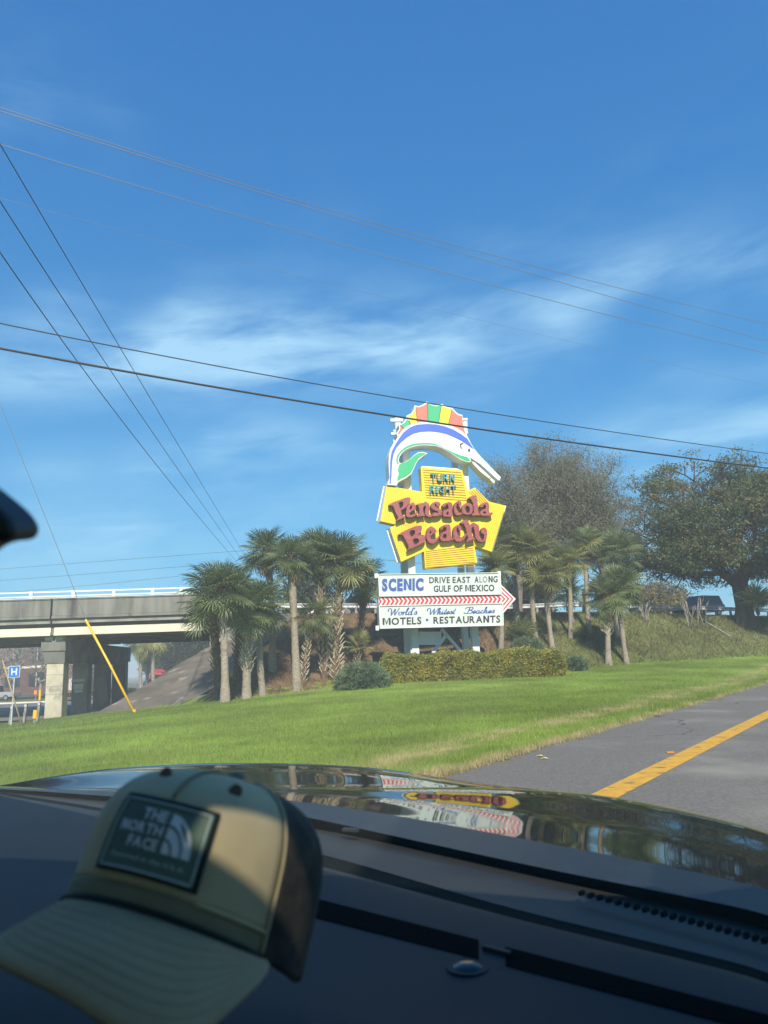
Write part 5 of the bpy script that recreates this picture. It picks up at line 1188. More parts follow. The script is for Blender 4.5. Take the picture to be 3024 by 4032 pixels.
# ================================================================== brick building far left
bb_ = at(55, 2620, 130); t = thing('brick_building', 'dark red brick building behind the bare trees beyond the bridge', 'building', (bb_[0], bb_[1], -1.0))
MB().box((-30, 0, 0), (11, 14, 9.5)).build('wall', M['brick'], t); MB().box((-30.3, -.3, 9.5), (11.3, 14.3, 10.1)).build('roof', M['concrete_mid'], t)
MB().box((-30.05, -.05, 4.3), (11.05, 0.0, 4.7)).build('string_course', M['concrete_pale'], t)
for z in (1.2, 5.4):
    for k in range(9):
        x = -26 + k * 4.1; wdw = MB().box((x, -.06, z), (x + 2.6, -.01, z + 2.4)).build('window', M['glass_dark'], t)
        MB().box((x + 1.25, -.09, z), (x + 1.35, -.062, z + 2.4)).build('mullion', M['concrete_pale'], wdw)
c = at(282, 2655, 126); t = thing('brick_gatepost', 'small orange brick gable lit by the sun between the columns', 'building', (c[0], c[1], -1.0))
MB().box((-.9, 0, 0), (.9, 1.6, 2.6)).build('wall', mat('orange_brick', (.42, .19, .09), .9), t); MB().prism([(-1.0, -.05, 2.6), (1.0, -.05, 2.6), (0, -.05, 3.4)], (0, 1.7, 0)).build('roof', M['brick'], t)
MB().box((-.35, -.03, .4), (.1, -.004, 2.2)).build('door', M['car_white'], t)
c = at(120, 2695, 100); leafy_box('low_hedge', 'low dark hedge in front of the brick building', 'hedge', (np.array([c[0] - 4, 101.0]), np.array([c[0] + 13, 103.0]), 1.6), 1.2, 5000, .14, M['dark_leaf'], 13)

# ================================================================== street furniture at the left
def ground_at(px, py, Y):
    p = at(px, py, Y); return np.array([p[0], p[1], h1(p[0], p[1])])
p = ground_at(42, 2850, 37.0); t = thing('hospital_sign', 'blue square road sign with a white letter H beside the bridge', 'road sign', p, R(-8))
za, zb2 = at(55, 2668, 37)[2] - p[2], at(55, 2622, 37)[2] - p[2]
xo = at(57, 2640, 37)[0] - p[0]; hw_ = .305; dx = xo / ((za + zb2) / 2)
pb = MB(); pb.tube([(0, .03, -.4), (dx * zb2, .03, zb2 - .05)], .032, 8); pb.build('post', M['galv'], t)
pl = MB(); pl.box((xo - hw_, -.012, za), (xo + hw_, 0, zb2)); pan = pl.build('panel', M['white_paint'], t, bevel=.01)
MB().box((xo - hw_ + .025, -.016, za + .025), (xo + hw_ - .025, -.0125, zb2 - .025)).build('blue_field', M['h_blue'], pan)
cz, hh = (za + zb2) / 2, (zb2 - za) * .30
hm = MB(); hm.box((xo - .16, -.022, cz - hh), (xo - .085, -.0165, cz + hh)).box((xo + .085, -.022, cz - hh), (xo + .16, -.0165, cz + hh)).box((xo - .0845, -.022, cz - .035), (xo + .0845, -.0165, cz + .035)); hm.build('letter', M['white_paint'], pan)
for k, (x, y0, y1, lab) in enumerate(((38, 2831, 2779, 'weathered leaning guard post nearest the hospital sign'), (93, 2818, 2771, 'weathered leaning guard post in the middle of three'), (146, 2806, 2764, 'weathered guard post beside the yellow marker'))):
    p = ground_at(x, y0 + 8, 38.5); h_ = at(x, y1, 38.5)[2] - p[2]; t = thing('guard_post', lab, 'post', p, group='weathered guard posts')
    MB().beam((0, 0, -.3), (.10, .02, h_), .15, .12, up=(1, 0, 0)).build('shaft', M['wood_grey'], t, bevel=.015); MB().box((.04, -.09, h_ - .16), (.16, -.075, h_ - .04)).build('reflector', M['galv'], t)
p = ground_at(132, 2878, 36.0); t = thing('marker_post', 'short marker post with bright yellow top in the grass', 'marker post', p)
h_ = at(136, 2796, 36)[2] - p[2]; h2 = at(136, 2826, 36)[2] - p[2]
MB().tube([(0, 0, -.2), (.03, 0, h2)], .05, 10).build('post', M['wood_grey'], t); MB().tube([(.03, 0, h2 - .03), (.045, 0, h_)], [.105, .10], 12).build('cap', M['yellow_plastic'], t)
p = at(158, 2718, 84.5); t = thing('bollard', 'slim yellow bollard on the verge beside the front column', 'bollard', (p[0], p[1], -1.0)); MB().tube([(0, 0, -.1), (0, 0, 1.15), (0, 0, 1.2)], [.12, .12, .05], 12).build('post', M['yellow_plastic'], t); MB().tube([(0, 0, -.05), (0, 0, .06)], .17, 12).build('base', M['tyre'], t)
p = at(141, 2718, 84.8); t = thing('utility_marker', 'orange topped utility marker next to the yellow bollard', 'marker post', (p[0], p[1], -1.0)); MB().tube([(0, 0, -.1), (0, 0, .75)], .05, 8).build('post', M['wood_grey'], t); MB().box((-.17, -.08, .7), (.17, .08, 1.15)).build('cap', M['orange'], t, bevel=.03)
# ================================================================== wires
def wire(label, pts, Y0, Y1, r_, m_='wire', group='overhead wires', name='overhead_wire', n=40):
    xs = [p[0] for p in pts]; k = np.polyfit(xs, [p[1] for p in pts], min(2, len(pts) - 1)); ex = .35 * (xs[-1] - xs[0])
    P_ = []
    for i in range(n + 1):
        x = xs[0] - ex * .4 + (xs[-1] - xs[0] + ex * .8) * i / n; y = np.polyval(k, x)
        f_ = (x - xs[0]) / (xs[-1] - xs[0]); Y = 1 / ((1 - f_) / Y0 + f_ / Y1)
        P_.append(at(x, y, Y))
    o = P_[0]; mb = MB(); mb.tube([p - o for p in P_], r_, 6)
    ob = mb.build(name, M[m_], None, smooth=True, loc=o); return tag(ob, label, 'wire', group)
wire('pale upper wire of the close pair crossing the sky', [(0, 424), (756, 662), (1512, 889), (3024, 1276)], 17, 30, .011, 'wire_pale')
wire('pale lower wire of the close pair crossing the sky', [(0, 439), (756, 672), (1512, 910), (3024, 1343)], 17, 30, .011, 'wire_pale')
wire('pale wire just below the close pair', [(0, 570), (756, 791), (1512, 1013), (3024, 1392)], 17, 30, .011, 'wire_pale')
wire('very faint thin wire across the cloud', [(0, 780), (693, 961), (1512, 1171), (3024, 1520)], 21, 38, .005, 'wire_pale')
wire('thin dark wire touching the top of the sailfish fin', [(0, 1273), (1512, 1558), (3024, 1786)], 18, 33, .017)
wire('thickest dark wire crossing in front of the sailfish', [(0, 1372), (1512, 1631), (2651, 1800), (3024, 1841)], 18, 33, .032)
wire('steepest of three dark wires running down to the palms', [(0, 565), (465, 1363), (875, 2016), (962, 2200)], 15, 72, .013)
wire('middle of three dark wires running down to the palms', [(0, 791), (424, 1446), (825, 2016), (938, 2192)], 15, 72, .013)
wire('lowest of three dark wires running down to the palms', [(0, 995), (313, 1430), (761, 2016), (938, 2215)], 15, 72, .013)
wire('upper faint wire low over the bridge', [(0, 2241), (450, 2206), (893, 2173)], 110, 100, .022)
wire('middle faint wire low over the bridge', [(0, 2286), (400, 2256), (766, 2227)], 110, 100, .022)
wire('lowest faint wire just above the bridge railing', [(0, 2335), (400, 2300), (742, 2264)], 115, 100, .02)
wire('faint wire between the palms and the sign posts', [(1420, 2196), (1560, 2209), (1900, 2240)], 100, 110, .025)
# guy wires with plastic guards
p0, p1 = ground_at(533, 2822, 33.0), at(337, 2440, 33.0); d = p1 - p0
t = thing('guy_wire', 'bright yellow guy wire guard slanting in front of the bridge', 'guy wire', p0)
MB().tube([(0, 0, -.1), tuple(d * .5), tuple(d)], [.055, .052, .05], 10).build('guard', M['yellow_plastic'], t, smooth=True); MB().tube([(0, 0, -.15), tuple(d * .03)], .075, 10).build('collar', M['yellow_plastic'], t)
q = at(120, 1890, 31.0) - p0; MB().tube([tuple(d * .98), tuple((d + q) / 2 + np.array([0, 0, .05])), tuple(q), tuple(q + (q - d) * .6)], .012, 6).build('cable', M['wire_pale'], t)
p0, p1 = ground_at(90, 2845, 34.0), at(10, 2600, 34.0); d = p1 - p0
t = thing('guy_wire', 'faded tan guy wire guard crossing the hospital sign post', 'guy wire', p0)
MB().tube([(0, 0, -.1), tuple(d)], [.036, .032], 8).build('guard', M['tan_plastic'], t, smooth=True); MB().tube([tuple(d * .98), tuple(d * 2.4)], .01, 6).build('cable', M['wire_pale'], t)
# a few fallen leaves where the lawn meets the road
for k, (x, y, lab) in enumerate(((2126, 2990, 'yellow fallen leaf on the asphalt near the grass edge'), (2108, 2980, 'second yellow fallen leaf right at the grass edge'))):
    p = onz(x, y, .02); t_ = MB().raw([(0, 0, .004), (.06, .02, .015), (.12, 0, .006), (.09, .06, .02), (.05, .07, .012)], [(0, 1, 4), (1, 3, 4), (1, 2, 3)]).build('fallen_leaf', M['fish_yellow'], None, loc=p); tag(t_, lab, 'leaf', 'fallen leaves')

# ================================================================== own car
car = thing('car', 'dark car seen from inside, with glossy hood, cowl and navy dashboard', 'car', (0, 0, 0))
HD = R(18); hv = np.array([math.sin(HD), math.cos(HD), 0]); rv = np.array([math.cos(HD), -math.sin(HD), 0])
def cw(h_, l, z): return hv * h_ + rv * l + np.array([0, 0, z])
XS = np.concatenate([np.linspace(-350, 3024, 46), [3150, 3300, 3500]])
def row(pts, z):
    x = np.array([p[0] for p in pts], float); y = np.array([p[1] for p in pts], float)
    s0, s1 = (y[1] - y[0]) / (x[1] - x[0]), (y[-1] - y[-2]) / (x[-1] - x[-2])
    yy = np.interp(XS, x, y); yy = np.where(XS < x[0], y[0] + s0 * (XS - x[0]), yy); yy = np.where(XS > x[-1], y[-1] + s1 * (XS - x[-1]), yy)
    for _ in range(6): yy[1:-1] = (yy[:-2] + 2 * yy[1:-1] + yy[2:]) / 4
    zz_ = z if np.isscalar(z) else np.interp(XS, [p[0] for p in pts], z)
    P_ = np.array([onz(a, b, c) for a, b, c in zip(XS, yy, np.broadcast_to(zz_, XS.shape))])
    a0, a1 = P_[0] + rv * min(-.02, -2.12 - P_[0] @ rv), P_[-1] + rv * max(.02, .37 - P_[-1] @ rv)   # carry the row on to both doors
    return np.concatenate([[a0], P_, [a1]])
def sheet(name, rows, m_, sub=1, parent=car, thick=0.0, smooth=True):
    Rw = np.array(rows); k = len(Rw)
    if sub > 1 and k > 2:
        t = np.linspace(0, k - 1, (k - 1) * sub + 1); i = np.minimum(t.astype(int), k - 2); f_ = (t - i)[:, None, None]
        P0, P1, P2, P3 = Rw[np.maximum(i - 1, 0)], Rw[i], Rw[i + 1], Rw[np.minimum(i + 2, k - 1)]
        Rw = .5 * (2 * P1 + (P2 - P0) * f_ + (2 * P0 - 5 * P1 + 4 * P2 - P3) * f_ ** 2 + (3 * P1 - P0 - 3 * P2 + P3) * f_ ** 3); k = len(Rw)
    n = Rw.shape[1]; idx = np.arange(k * n).reshape(k, n)
    q = np.stack([idx[:-1, :-1], idx[:-1, 1:], idx[1:, 1:], idx[1:, :-1]], -1).reshape(-1, 4)
    o = obj(name, mesh(name, Rw.reshape(-1, 3), q, m_, smooth), parent)
    if thick:
        s_ = o.modifiers.new('t', 'SOLIDIFY'); s_.thickness = thick; s_.offset = 0
    return o
ZD = 1.06
r0_ = [(-200, 3092), (84, 3104), (498, 3119), (1100, 3143), (1500, 3200), (2004, 3292), (2600, 3405), (3024, 3495)]
r1_ = [(-200, 3098), (84, 3110), (498, 3140), (1100, 3190), (1250, 3226), (2144, 3420), (3024, 3594)]
r2_ = [(-200, 3104), (84, 3116), (498, 3152), (1250, 3262), (2260, 3475), (3024, 3650)]
r3_ = [(-200, 3080), (0, 3120), (455, 3188), (1250, 3356), (2028, 3582), (3024, 3820)]
r4_ = [(-200, 3090), (0, 3136), (455, 3206), (1250, 3414), (2028, 3626), (3024, 3868)]
h1_ = [(-200, 3092), (0, 3100), (498, 3106), (1100, 3101), (1560, 3104), (1900, 3100), (2380, 3130), (2700, 3195), (3024, 3270)]
h2_ = [(-200, 3125), (0, 3097), (100, 3080), (300, 3045), (500, 3028), (700, 3018), (1000, 3013), (1300, 3022), (1500, 3035), (1650, 3055), (1760, 3085), (2100, 3120), (2380, 3146), (2700, 3212), (3024, 3288)]
hA = row(r0_, 1.045); hB = row(h1_, 1.0245)
hBm = row([(x, (y + np.interp(x, [p[0] for p in r0_], [p[1] for p in r0_])) / 2 - 4) for x, y in h1_], 1.029)
hC = row([(x, y + 9) for x, y in h1_], .975)
hD = row(h2_, [1.0, 1.0, 1.0, .995, .985, .975, .965, .958, .955, .955, .955, .955, .955, .955, .955])
hE = hD + np.array([hv * .10 + np.array([0, 0, -.06])]); hG = hD + np.array([hv * .14 + np.array([0, 0, -.55])])
hood = sheet('hood', [hA, hBm, hB, hC, hD, hE, hG], M['hood'], 6)
sheet('cowl_panel', [row(r0_, 1.047), row(r1_, 1.05)], M['cowl'])
sheet('cowl_gap', [row(r1_, 1.046), row(r2_, 1.02)], M['black'])
sheet('cowl_grille', [row(r2_, 1.03), row(r3_, 1.045)], M['cowl_grey'])
sheet('windshield_gap', [row(r3_, 1.043), row(r4_, 1.05)], M['black'])  # black sheet standing in for the dark gap at the dash edge
near = row([(-200, 5000), (1512, 5200), (3200, 5600)], ZD - .04); face = near + np.array([0, 0, -.5]) - hv * .06
dash = sheet('dashboard', [row(r4_, ZD - .012), row([(x, y + 14) for x, y in r4_], ZD), row([(x, y + 350) for x, y in r4_], ZD), near, face], M['dash'], 3)
# defroster slot: flat black strip over the dash, standing in for the recess's shade
sl_t = [(1000, 3474), (1291, 3549), (1900, 3704), (2400, 3832), (3024, 3994), (3300, 4066)]; 
def slot(x0, x1, name='defroster_slot'):
    xs = np.linspace(x0, x1, 24); up = [onz(x, np.interp(x, *zip(*sl_t)), ZD + .004) for x in xs]; lo_ = [onz(x, np.interp(x, *zip(*sl_t)) + 74, ZD + .004) for x in xs]
    V = up + lo_; n = len(xs); o = obj(name, mesh(name, V, [(i, i + 1, n + i + 1, n + i) for i in range(n - 1)], M['black']), dash)
slot(1000, 1885); slot(1990, 3300)
MB().beam(onz(1905, 3733, ZD + .004), onz(2010, 3760, ZD + .004), .006, .006).build('slot_clip', M['cowl_grey'], dash)
c = onz(1842, 3818, ZD); rr = 58 / F * np.linalg.norm(c - CAM)
MB().sphere((0, 0, 0), rr, rr, rr * .36, 20, 10).build('light_sensor', mat('sensor_gloss', (.01, .012, .018), .12), dash, smooth=True, loc=c)
MB().tube([(0, 0, -.002), (0, 0, .003)], rr * 1.25, 20).build('sensor_ring', M['dash'], dash, loc=c)
# toothed edge of the cowl grille
for i in range(22):
    x = 2290 + i * 36; y = 3512 + (x - 2294) * .257; c = onz(x, y, 1.052)
    MB().box((-.0022, -.005, -.004), (.0022, .005, .001)).build('grille_tooth', M['black'], car, loc=c, rot=(0, 0, -HD - .5))
c = onz(1380, 3273, 1.05); MB().box((-.016, -.005, 0), (.016, .005, .005)).build('washer_nozzle', M['cowl_grey'], car, loc=c, rot=(0, 0, -.5))
# roof with an added tinted opening shaped to let sun onto the cap, pillars, doors, seats of the cabin around the camera
hat_px = [(850, 3300), (1120, 3270), (1280, 3560), (1265, 3800), (1045, 3665), (740, 3520)]
ZR = 1.80
lit = []
for x, y in hat_px:
    d = nrm(ray(x, y)); p = CAM + d * .53; k = (ZR - p[2]) / SUN[2]; q = p + SUN * k; lit.append((float(q @ hv), float(q @ rv)))
ro = [(.24, .45), (.24, -2.2), (-2.4, -2.2), (-2.4, .45)]
def cw3(p): return cw(p[0], p[1], ZR)
obj('roof', poly_mesh('roof', ro, [lit], cw3, np.array([0, 0, .012]), [M['headliner'], M['car_outer']]), car)
lm = bpy.data.materials.new('sun_opening'); lm.use_nodes = True; b_ = NB(lm.node_tree); lm.node_tree.nodes.clear()
tr_ = b_.n('ShaderNodeBsdfTransparent'); tr_.inputs[0].default_value = (.30, .30, .28, 1); ou = b_.n('ShaderNodeOutputMaterial'); lm.node_tree.links.new(tr_.outputs[0], ou.inputs[0])
obj('sun_opening', mesh('sun_opening', [cw3(p) + np.array([0, 0, .006]) for p in lit], [tuple(range(len(lit)))], lm), car)
wm = bpy.data.materials.new('windshield_glass'); wm.use_nodes = True; b_ = NB(wm.node_tree); wm.node_tree.nodes.clear()
vs_ = b_.n('ShaderNodeVolumeScatter'); vs_.inputs['Color'].default_value = (.93, 1.0, .90, 1); vs_.inputs['Density'].default_value = 5.0; vs_.inputs['Anisotropy'].default_value = 0.0; ou = b_.n('ShaderNodeOutputMaterial'); wm.node_tree.links.new(vs_.outputs[0], ou.inputs['Volume'])   # dusty film in the glass, scatter added to stand in for glare
base_ = row(r4_, 1.052)[3:-2]; ls = base_ @ rv
topr = np.array([cw(.33, .34 - (.34 + 2.05) * (1 - (l - ls.min()) / (ls.max() - ls.min())), ZR - .005) for l in ls])
wb_ = row(r4_, 1.052); wq = [wb_[1], wb_[-2], cw(.25, .44, ZR - .004), cw(.25, -2.19, ZR - .004)]
wo_ = obj('windshield', mesh('windshield', wq, [(0, 1, 2, 3)], wm), car); s_ = wo_.modifiers.new('t', 'SOLIDIFY'); s_.thickness = .005
for l0, l1 in ((ls.max() + .07, .34), (ls.min() - .07, -2.08)):
    i = np.argmax(ls) if l0 > -.5 else np.argmin(ls); hb = float(base_[i] @ hv)
    MB().beam(cw(hb - .02, l0 + (.08 if l0 > -.5 else -.08), 1.0), cw(.25, l1, ZR), .09, .07).build('pillar', M['headliner'], car)
for l in (.40, -2.16):
    MB().hexa([cw(.95, l - .04, .35), cw(.95, l + .04, .35), cw(-2.4, l + .04, .35), cw(-2.4, l - .04, .35), cw(.95, l - .04, 1.08), cw(.95, l + .04, 1.08), cw(-2.4, l + .04, 1.08), cw(-2.4, l - .04, 1.08)]).build('door', M['car_outer'], car)
    for h_ in (-.95, -2.3): MB().beam(cw(h_, l, 1.05), cw(h_, l + (-.04 if l > 0 else .06), ZR + .02), .12, .06).build('pillar', M['headliner'], car)
MB().hexa([cw(-2.4, -2.1, .35), cw(-2.4, .4, .35), cw(-2.46, .4, .35), cw(-2.46, -2.1, .35), cw(-2.4, -2.1, 1.1), cw(-2.4, .4, 1.1), cw(-2.46, .4, 1.1), cw(-2.46, -2.1, 1.1)]).build('tailgate', M['car_outer'], car)
MB().hexa([cw(.7, -2.1, .3), cw(.7, .4, .3), cw(-2.4, .4, .3), cw(-2.4, -2.1, .3), cw(.7, -2.1, .35), cw(.7, .4, .35), cw(-2.4, .4, .35), cw(-2.4, -2.1, .35)]).build('floor_pan', M['dash'], car)
for l in (0.0, -1.45):
    sb_ = MB(); sb_.hexa([cw(-.75, l - .27, .8), cw(-.75, l + .27, .8), cw(-.9, l + .27, .8), cw(-.9, l - .27, .8), cw(-.95, l - .22, 1.45), cw(-.95, l + .22, 1.45), cw(-1.05, l + .22, 1.45), cw(-1.05, l - .22, 1.45)]); sb_.hexa([cw(-.3, l - .27, .62), cw(-.3, l + .27, .62), cw(-.9, l + .27, .6), cw(-.9, l - .27, .6), cw(-.3, l - .27, .78), cw(-.3, l + .27, .78), cw(-.9, l + .27, .8), cw(-.9, l - .27, .8)])
    sb_.build('seat', M['cowl_grey'], car, bevel=.04)
sgm = bpy.data.materials.new('side_glass'); sgm.use_nodes = True; b_ = NB(sgm.node_tree); sgm.node_tree.nodes.clear()
tr_ = b_.n('ShaderNodeBsdfTransparent'); tr_.inputs[0].default_value = (.55, .56, .55, 1); ou = b_.n('ShaderNodeOutputMaterial'); sgm.node_tree.links.new(tr_.outputs[0], ou.inputs[0])
for l in (.40, -2.16):
    MB().hexa([cw(.6, l - .02, 1.56), cw(.6, l + .02, 1.56), cw(-2.4, l + .02, 1.56), cw(-2.4, l - .02, 1.56), cw(.25, l - .02, ZR - .002), cw(.25, l + .02, ZR - .002), cw(-2.4, l + .02, ZR - .002), cw(-2.4, l - .02, ZR - .002)]).build('sun_block_header', M['headliner'], car)  # deep unseen header added to block sun from the dash
    for a, b in ((1.25, -.89), (-1.01, -2.24)): obj('side_window', mesh('side_window', [cw(a, l, 1.08), cw(b, l, 1.08), cw(b, l - .03 if l > 0 else l + .05, ZR), cw(min(a, .42), l - .03 if l > 0 else l + .05, ZR)], [(0, 1, 2, 3)], sgm), car)
# corner of the inside mirror, hanging in front of the windshield
MD = .36
mp_ = [CAM + ray(x, y) * MD for x, y in chaikin([(-620, 1800), (-40, 1880), (84, 1975), (150, 2035), (172, 2088), (150, 2124), (80, 2128), (25, 2152), (-40, 2215), (-620, 2330)], 2)]
mi_ = MB(); mi_.prism(mp_, cf * -.03); mirror = mi_.build('inside_mirror', mat('mirror_housing', (.012, .02, .026), .5), car, bevel=.004)
c0 = CAM + ray(-420, 1890) * (MD + .03); MB().tube([c0, c0 * .6 + cw(.3, -.45, ZR - .01) * .4, cw(.3, -.45, ZR - .01)], .007, 8).build('mirror_stalk', M['black'], car)

# ================================================================== cap on the dashboard
HP = [726.4217, 3745.1932, 0.5903, 0.3321, 0.1134, -0.3751, 0.0801, 0.0976, 0.1119, 5.0, 0.0239, 0.4122, 0.1894, 0.6812, 0.9993]
d_ = nrm(ray(HP[0], HP[1])); HO = CAM + d_ * HP[2]; w_ = -d_; xr = nrm(np.cross(d_, cu)); yu = np.cross(xr, d_)
U_ = yu * math.cos(HP[3]) + xr * math.sin(HP[3]); S_ = xr * math.cos(HP[3]) - yu * math.sin(HP[3])
eu = math.cos(HP[4]) * U_ + math.sin(HP[4]) * w_; ec = w_ * math.cos(HP[4]) - math.sin(HP[4]) * U_
eF = math.cos(HP[5]) * ec + math.sin(HP[5]) * S_; eR = math.cos(HP[5]) * S_ - math.sin(HP[5]) * ec
AB = HP[14]; AP, V1, V2 = HP[11], HP[12], HP[13]
def crown(al, v, off=0.0):
    q = (1 - v ** HP[9]) ** (1 / 2.3); arch = HP[10] * max(math.cos(al), 0) * (1 - v)
    n_ = nrm(math.sin(al) * eR / HP[6] + math.cos(al) * eF / HP[7] + .6 * v ** 3 * eu / HP[8])
    return HO + q * (HP[6] * math.sin(al) * eR + HP[7] * math.cos(al) * eF) + (HP[8] * v + arch) * eu + n_ * off
hat = thing('cap', 'olive and beige trucker cap with black mesh back lying on the dashboard', 'cap', HO)
M['cap_beige'] = mat('cap_beige', (.60, .49, .29), .95, (.53, .43, .255), 25, 4, bump=.15, bscale=900)
M['cap_olive'] = mat('cap_olive', (.28, .26, .165), .95, (.235, .22, .14), 25, 4, bump=.15, bscale=900)
M['cap_brim'] = mat('cap_brim', (.46, .355, .20), .95, (.40, .31, .175), 25, 4, bump=.15, bscale=900)
M['cap_mesh'] = mat('cap_mesh', (.025, .026, .024), .9, (.065, .055, .04), 60, 3, bump=.5, bscale=500)
M['patch'] = mat('patch', (.15, .215, .165), .8, (.13, .19, .145), 20, 3)
M['patch_edge'] = mat('patch_edge', (.012, .024, .019), .9)
M['patch_line'] = mat('patch_line', (.50, .60, .54), .7)
M['patch_white'] = mat('patch_white', (.88, .90, .90), .6)
M['eyelet'] = mat('eyelet', (.14, .085, .06), .9)
def patchsurf(name, a0, a1, v0, v1, na, nv, m_, parent, off=0.0, thick=.0018, fn=crown):
    V = [fn(a0 + (a1 - a0) * i / na, v0 + (v1 - v0) * j / nv, off) - HO for i in range(na + 1) for j in range(nv + 1)]
    Fc = [(i * (nv + 1) + j, (i + 1) * (nv + 1) + j, (i + 1) * (nv + 1) + j + 1, i * (nv + 1) + j + 1) for i in range(na) for j in range(nv)]
    o = obj(name, mesh(name, V, Fc, m_, True), parent)
    if thick: s_ = o.modifiers.new('t', 'SOLIDIFY'); s_.thickness = thick; s_.offset = -1
    return o
BV = .14
patchsurf('front_panel', -AB - .35, AB, BV, .9995, 30, 22, M['cap_beige'], hat)
patchsurf('lower_band', -AB - .35, AB, 0, BV, 30, 4, M['cap_olive'], hat, off=.0004)  # dark band at the crown's foot: its shadow is put into the colour
patchsurf('mesh_back', AB, 2 * math.pi - AB - .35, 0, .9995, 40, 22, M['cap_mesh'], hat, off=-.0006)
for al in (0.0, AB):
    pts = [crown(al, v, .0012) - HO for v in np.linspace(.02 if al else V2 + .03, .985, 20)]; MB().tube(pts, .0011, 5).build('seam', M['cap_olive'] if not al else M['cap_beige'], hat, smooth=True)
pts = [crown(a, BV, .001) - HO for a in np.linspace(AP, AB, 14)]; MB().tube(pts, .0012, 5).build('seam', M['cap_beige'], hat, smooth=True)
for al, v in ((-.33, .862), (.48, .855)):
    c = crown(al, v, .0008) - HO; n_ = nrm(crown(al, v, .01) - crown(al, v, 0)); MB().tube([c - n_ * .001, c + n_ * .0016], .0042, 14).build('eyelet', M['eyelet'], hat)
MB().sphere(tuple(HO * 0 + HP[8] * eu), .007, .007, .005).build('top_button', M['cap_olive'], hat, smooth=True)
# brim
NB_, NT = 36, 10
inn = [crown(-AB + 2 * AB * i / NB_, .012, .001) for i in range(NB_ + 1)]
ob_px = chaikin([(258, 3575), (90, 3640), (-60, 3700), (-70, 3760), (20, 3800), (127, 3857), (253, 3922), (430, 4038), (600, 4120), (740, 4120), (850, 4036), (996, 3903), (1093, 3788), (1050, 3775)], 0)
ox = np.array(ob_px); sl_ = np.r_[0, np.cumsum(np.linalg.norm(np.diff(ox, axis=0), axis=1))]; sl_ /= sl_[-1]
V, Fc = [], []
for i in range(NB_ + 1):
    u_ = i / NB_; x, y = np.interp(u_, sl_, ox[:, 0]), np.interp(u_, sl_, ox[:, 1])
    for _ in range(1): pass
    dist = np.linalg.norm(inn[i] - CAM) - .062 * math.sin(math.pi * u_) ** .8
    out_ = CAM + nrm(ray(x, y)) * dist
    for j in range(NT + 1):
        t = j / NT; bulge = w_ * .012 * math.sin(math.pi * t) * math.sin(math.pi * u_)
        V.append(inn[i] * (1 - t) + out_ * t + bulge - HO)
Fc = [(i * (NT + 1) + j, i * (NT + 1) + j + 1, (i + 1) * (NT + 1) + j + 1, (i + 1) * (NT + 1) + j) for i in range(NB_) for j in range(NT)]
VV = np.array(V).reshape(NB_ + 1, NT + 1, 3)
for _ in range(2): VV[1:-1] = (VV[:-2] + 2 * VV[1:-1] + VV[2:]) / 4
br = obj('brim', mesh('brim', VV.reshape(-1, 3), Fc, M['cap_brim'], True), hat); s_ = br.modifiers.new('t', 'SOLIDIFY'); s_.thickness = .004
for k in range(2, 9, 1):
    MB().tube([VV[i, k] - w_ * .0001 for i in range(3, NB_ - 2)], .0004, 4).build('stitch_line', M['cap_brim'], br, smooth=True)
MB().tube([p - HO + w_ * .001 for p in inn], .0022, 6).build('brim_seam', M['patch_edge'], hat, smooth=True)
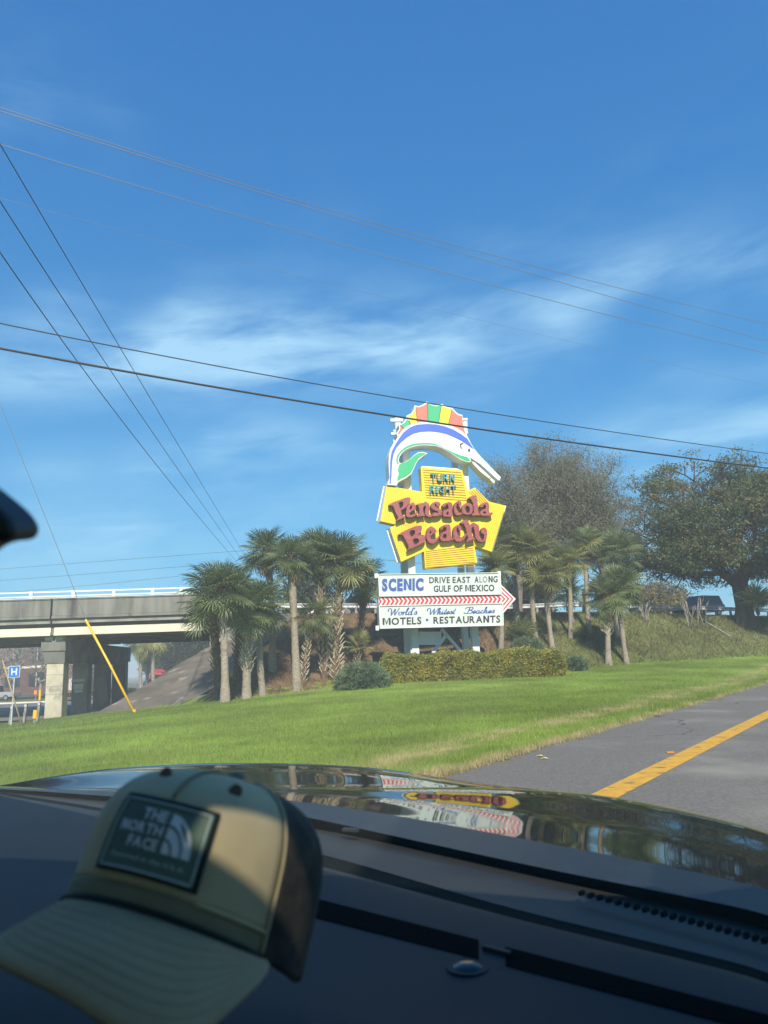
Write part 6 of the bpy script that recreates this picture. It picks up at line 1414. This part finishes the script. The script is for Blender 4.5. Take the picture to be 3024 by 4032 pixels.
# badge with its lettering and mark
badge = patchsurf('badge', -AP, AP, V1, V2, 14, 14, M['patch_edge'], hat, off=.0032, thick=.003)
bx = lambda a, v: (-AP + 2 * AP * a, V1 + (V2 - V1) * v)
patchsurf('badge_field', *[f for f in (-AP * .9, AP * .9, bx(0, .05)[1], bx(0, .95)[1])], 14, 14, M['patch'], badge, off=.0037, thick=0)
def on_badge(a, v, off=.0042): return crown(*bx(a, v), off) - HO
for q in ([(.07, .07), (.93, .07)], [(.93, .07), (.93, .93)], [(.93, .93), (.07, .93)], [(.07, .93), (.07, .07)]):
    MB().tube([on_badge(q[0][0] + (q[1][0] - q[0][0]) * t, q[0][1] + (q[1][1] - q[0][1]) * t) for t in np.linspace(0, 1, 12)], .0007, 5).build('badge_border', M['patch_line'], badge, smooth=True)
def badge_text(s, a0, a1, v0, v1, bold, m_='patch_white'):
    V, Fc = text_geo(s, bold, 0, 2); obj('badge_lettering', mesh('badge_lettering', [on_badge(a0 + (a1 - a0) * u_, v0 + (v1 - v0) * v_) for u_, v_ in V], Fc, M[m_]), badge)
badge_text('THE', .33, .57, .70, .84, .03); badge_text('NORTH', .15, .57, .52, .66, .03); badge_text('FACE', .28, .57, .34, .48, .03)
badge_text('Designed in the U.S.A.', .16, .86, .17, .25, .03, 'patch_line')
def badge_poly(pts): 
    V = [on_badge(a, v, .0043) for a, v in pts]; n = len(V); obj('badge_mark', mesh('badge_mark', V, [tuple(range(n))], M['patch_white']), badge)
def qring(r0, r1, cx, cy, sx, sy, a0, a1):
    n = 10; return [(cx + sx * r1 * math.cos(a0 + (a1 - a0) * i / n), cy + sy * r1 * math.sin(a0 + (a1 - a0) * i / n)) for i in range(n + 1)] + [(cx + sx * r0 * math.cos(a1 + (a0 - a1) * i / n), cy + sy * r0 * math.sin(a1 + (a0 - a1) * i / n)) for i in range(n + 1)]
for r0, r1 in ((0.02, .30), (.37, .64), (.71, 1.0)):
    badge_poly(qring(r0, r1, .61, .34, .25, .50, R(90), R(0)))

# ================================================================== haze standing in for windshield glare
hz = MB().box((-920, -320, -2.9), (920, 1520, 18.5)).build('haze', None)
hm_ = bpy.data.materials.new('veil_haze'); hm_.use_nodes = True; b_ = NB(hm_.node_tree); hm_.node_tree.nodes.clear()
pv = b_.n('ShaderNodeVolumePrincipled'); pv.inputs['Color'].default_value = (.90, .96, .94, 1); pv.inputs['Density'].default_value = 0.0017; pv.inputs['Anisotropy'].default_value = 0.0
ou = b_.n('ShaderNodeOutputMaterial'); hm_.node_tree.links.new(pv.outputs[0], ou.inputs['Volume'])
hz.data.materials.clear(); hz.data.materials.append(hm_); tag(hz, 'thin pale haze in the air over the road', 'haze', kind='stuff')
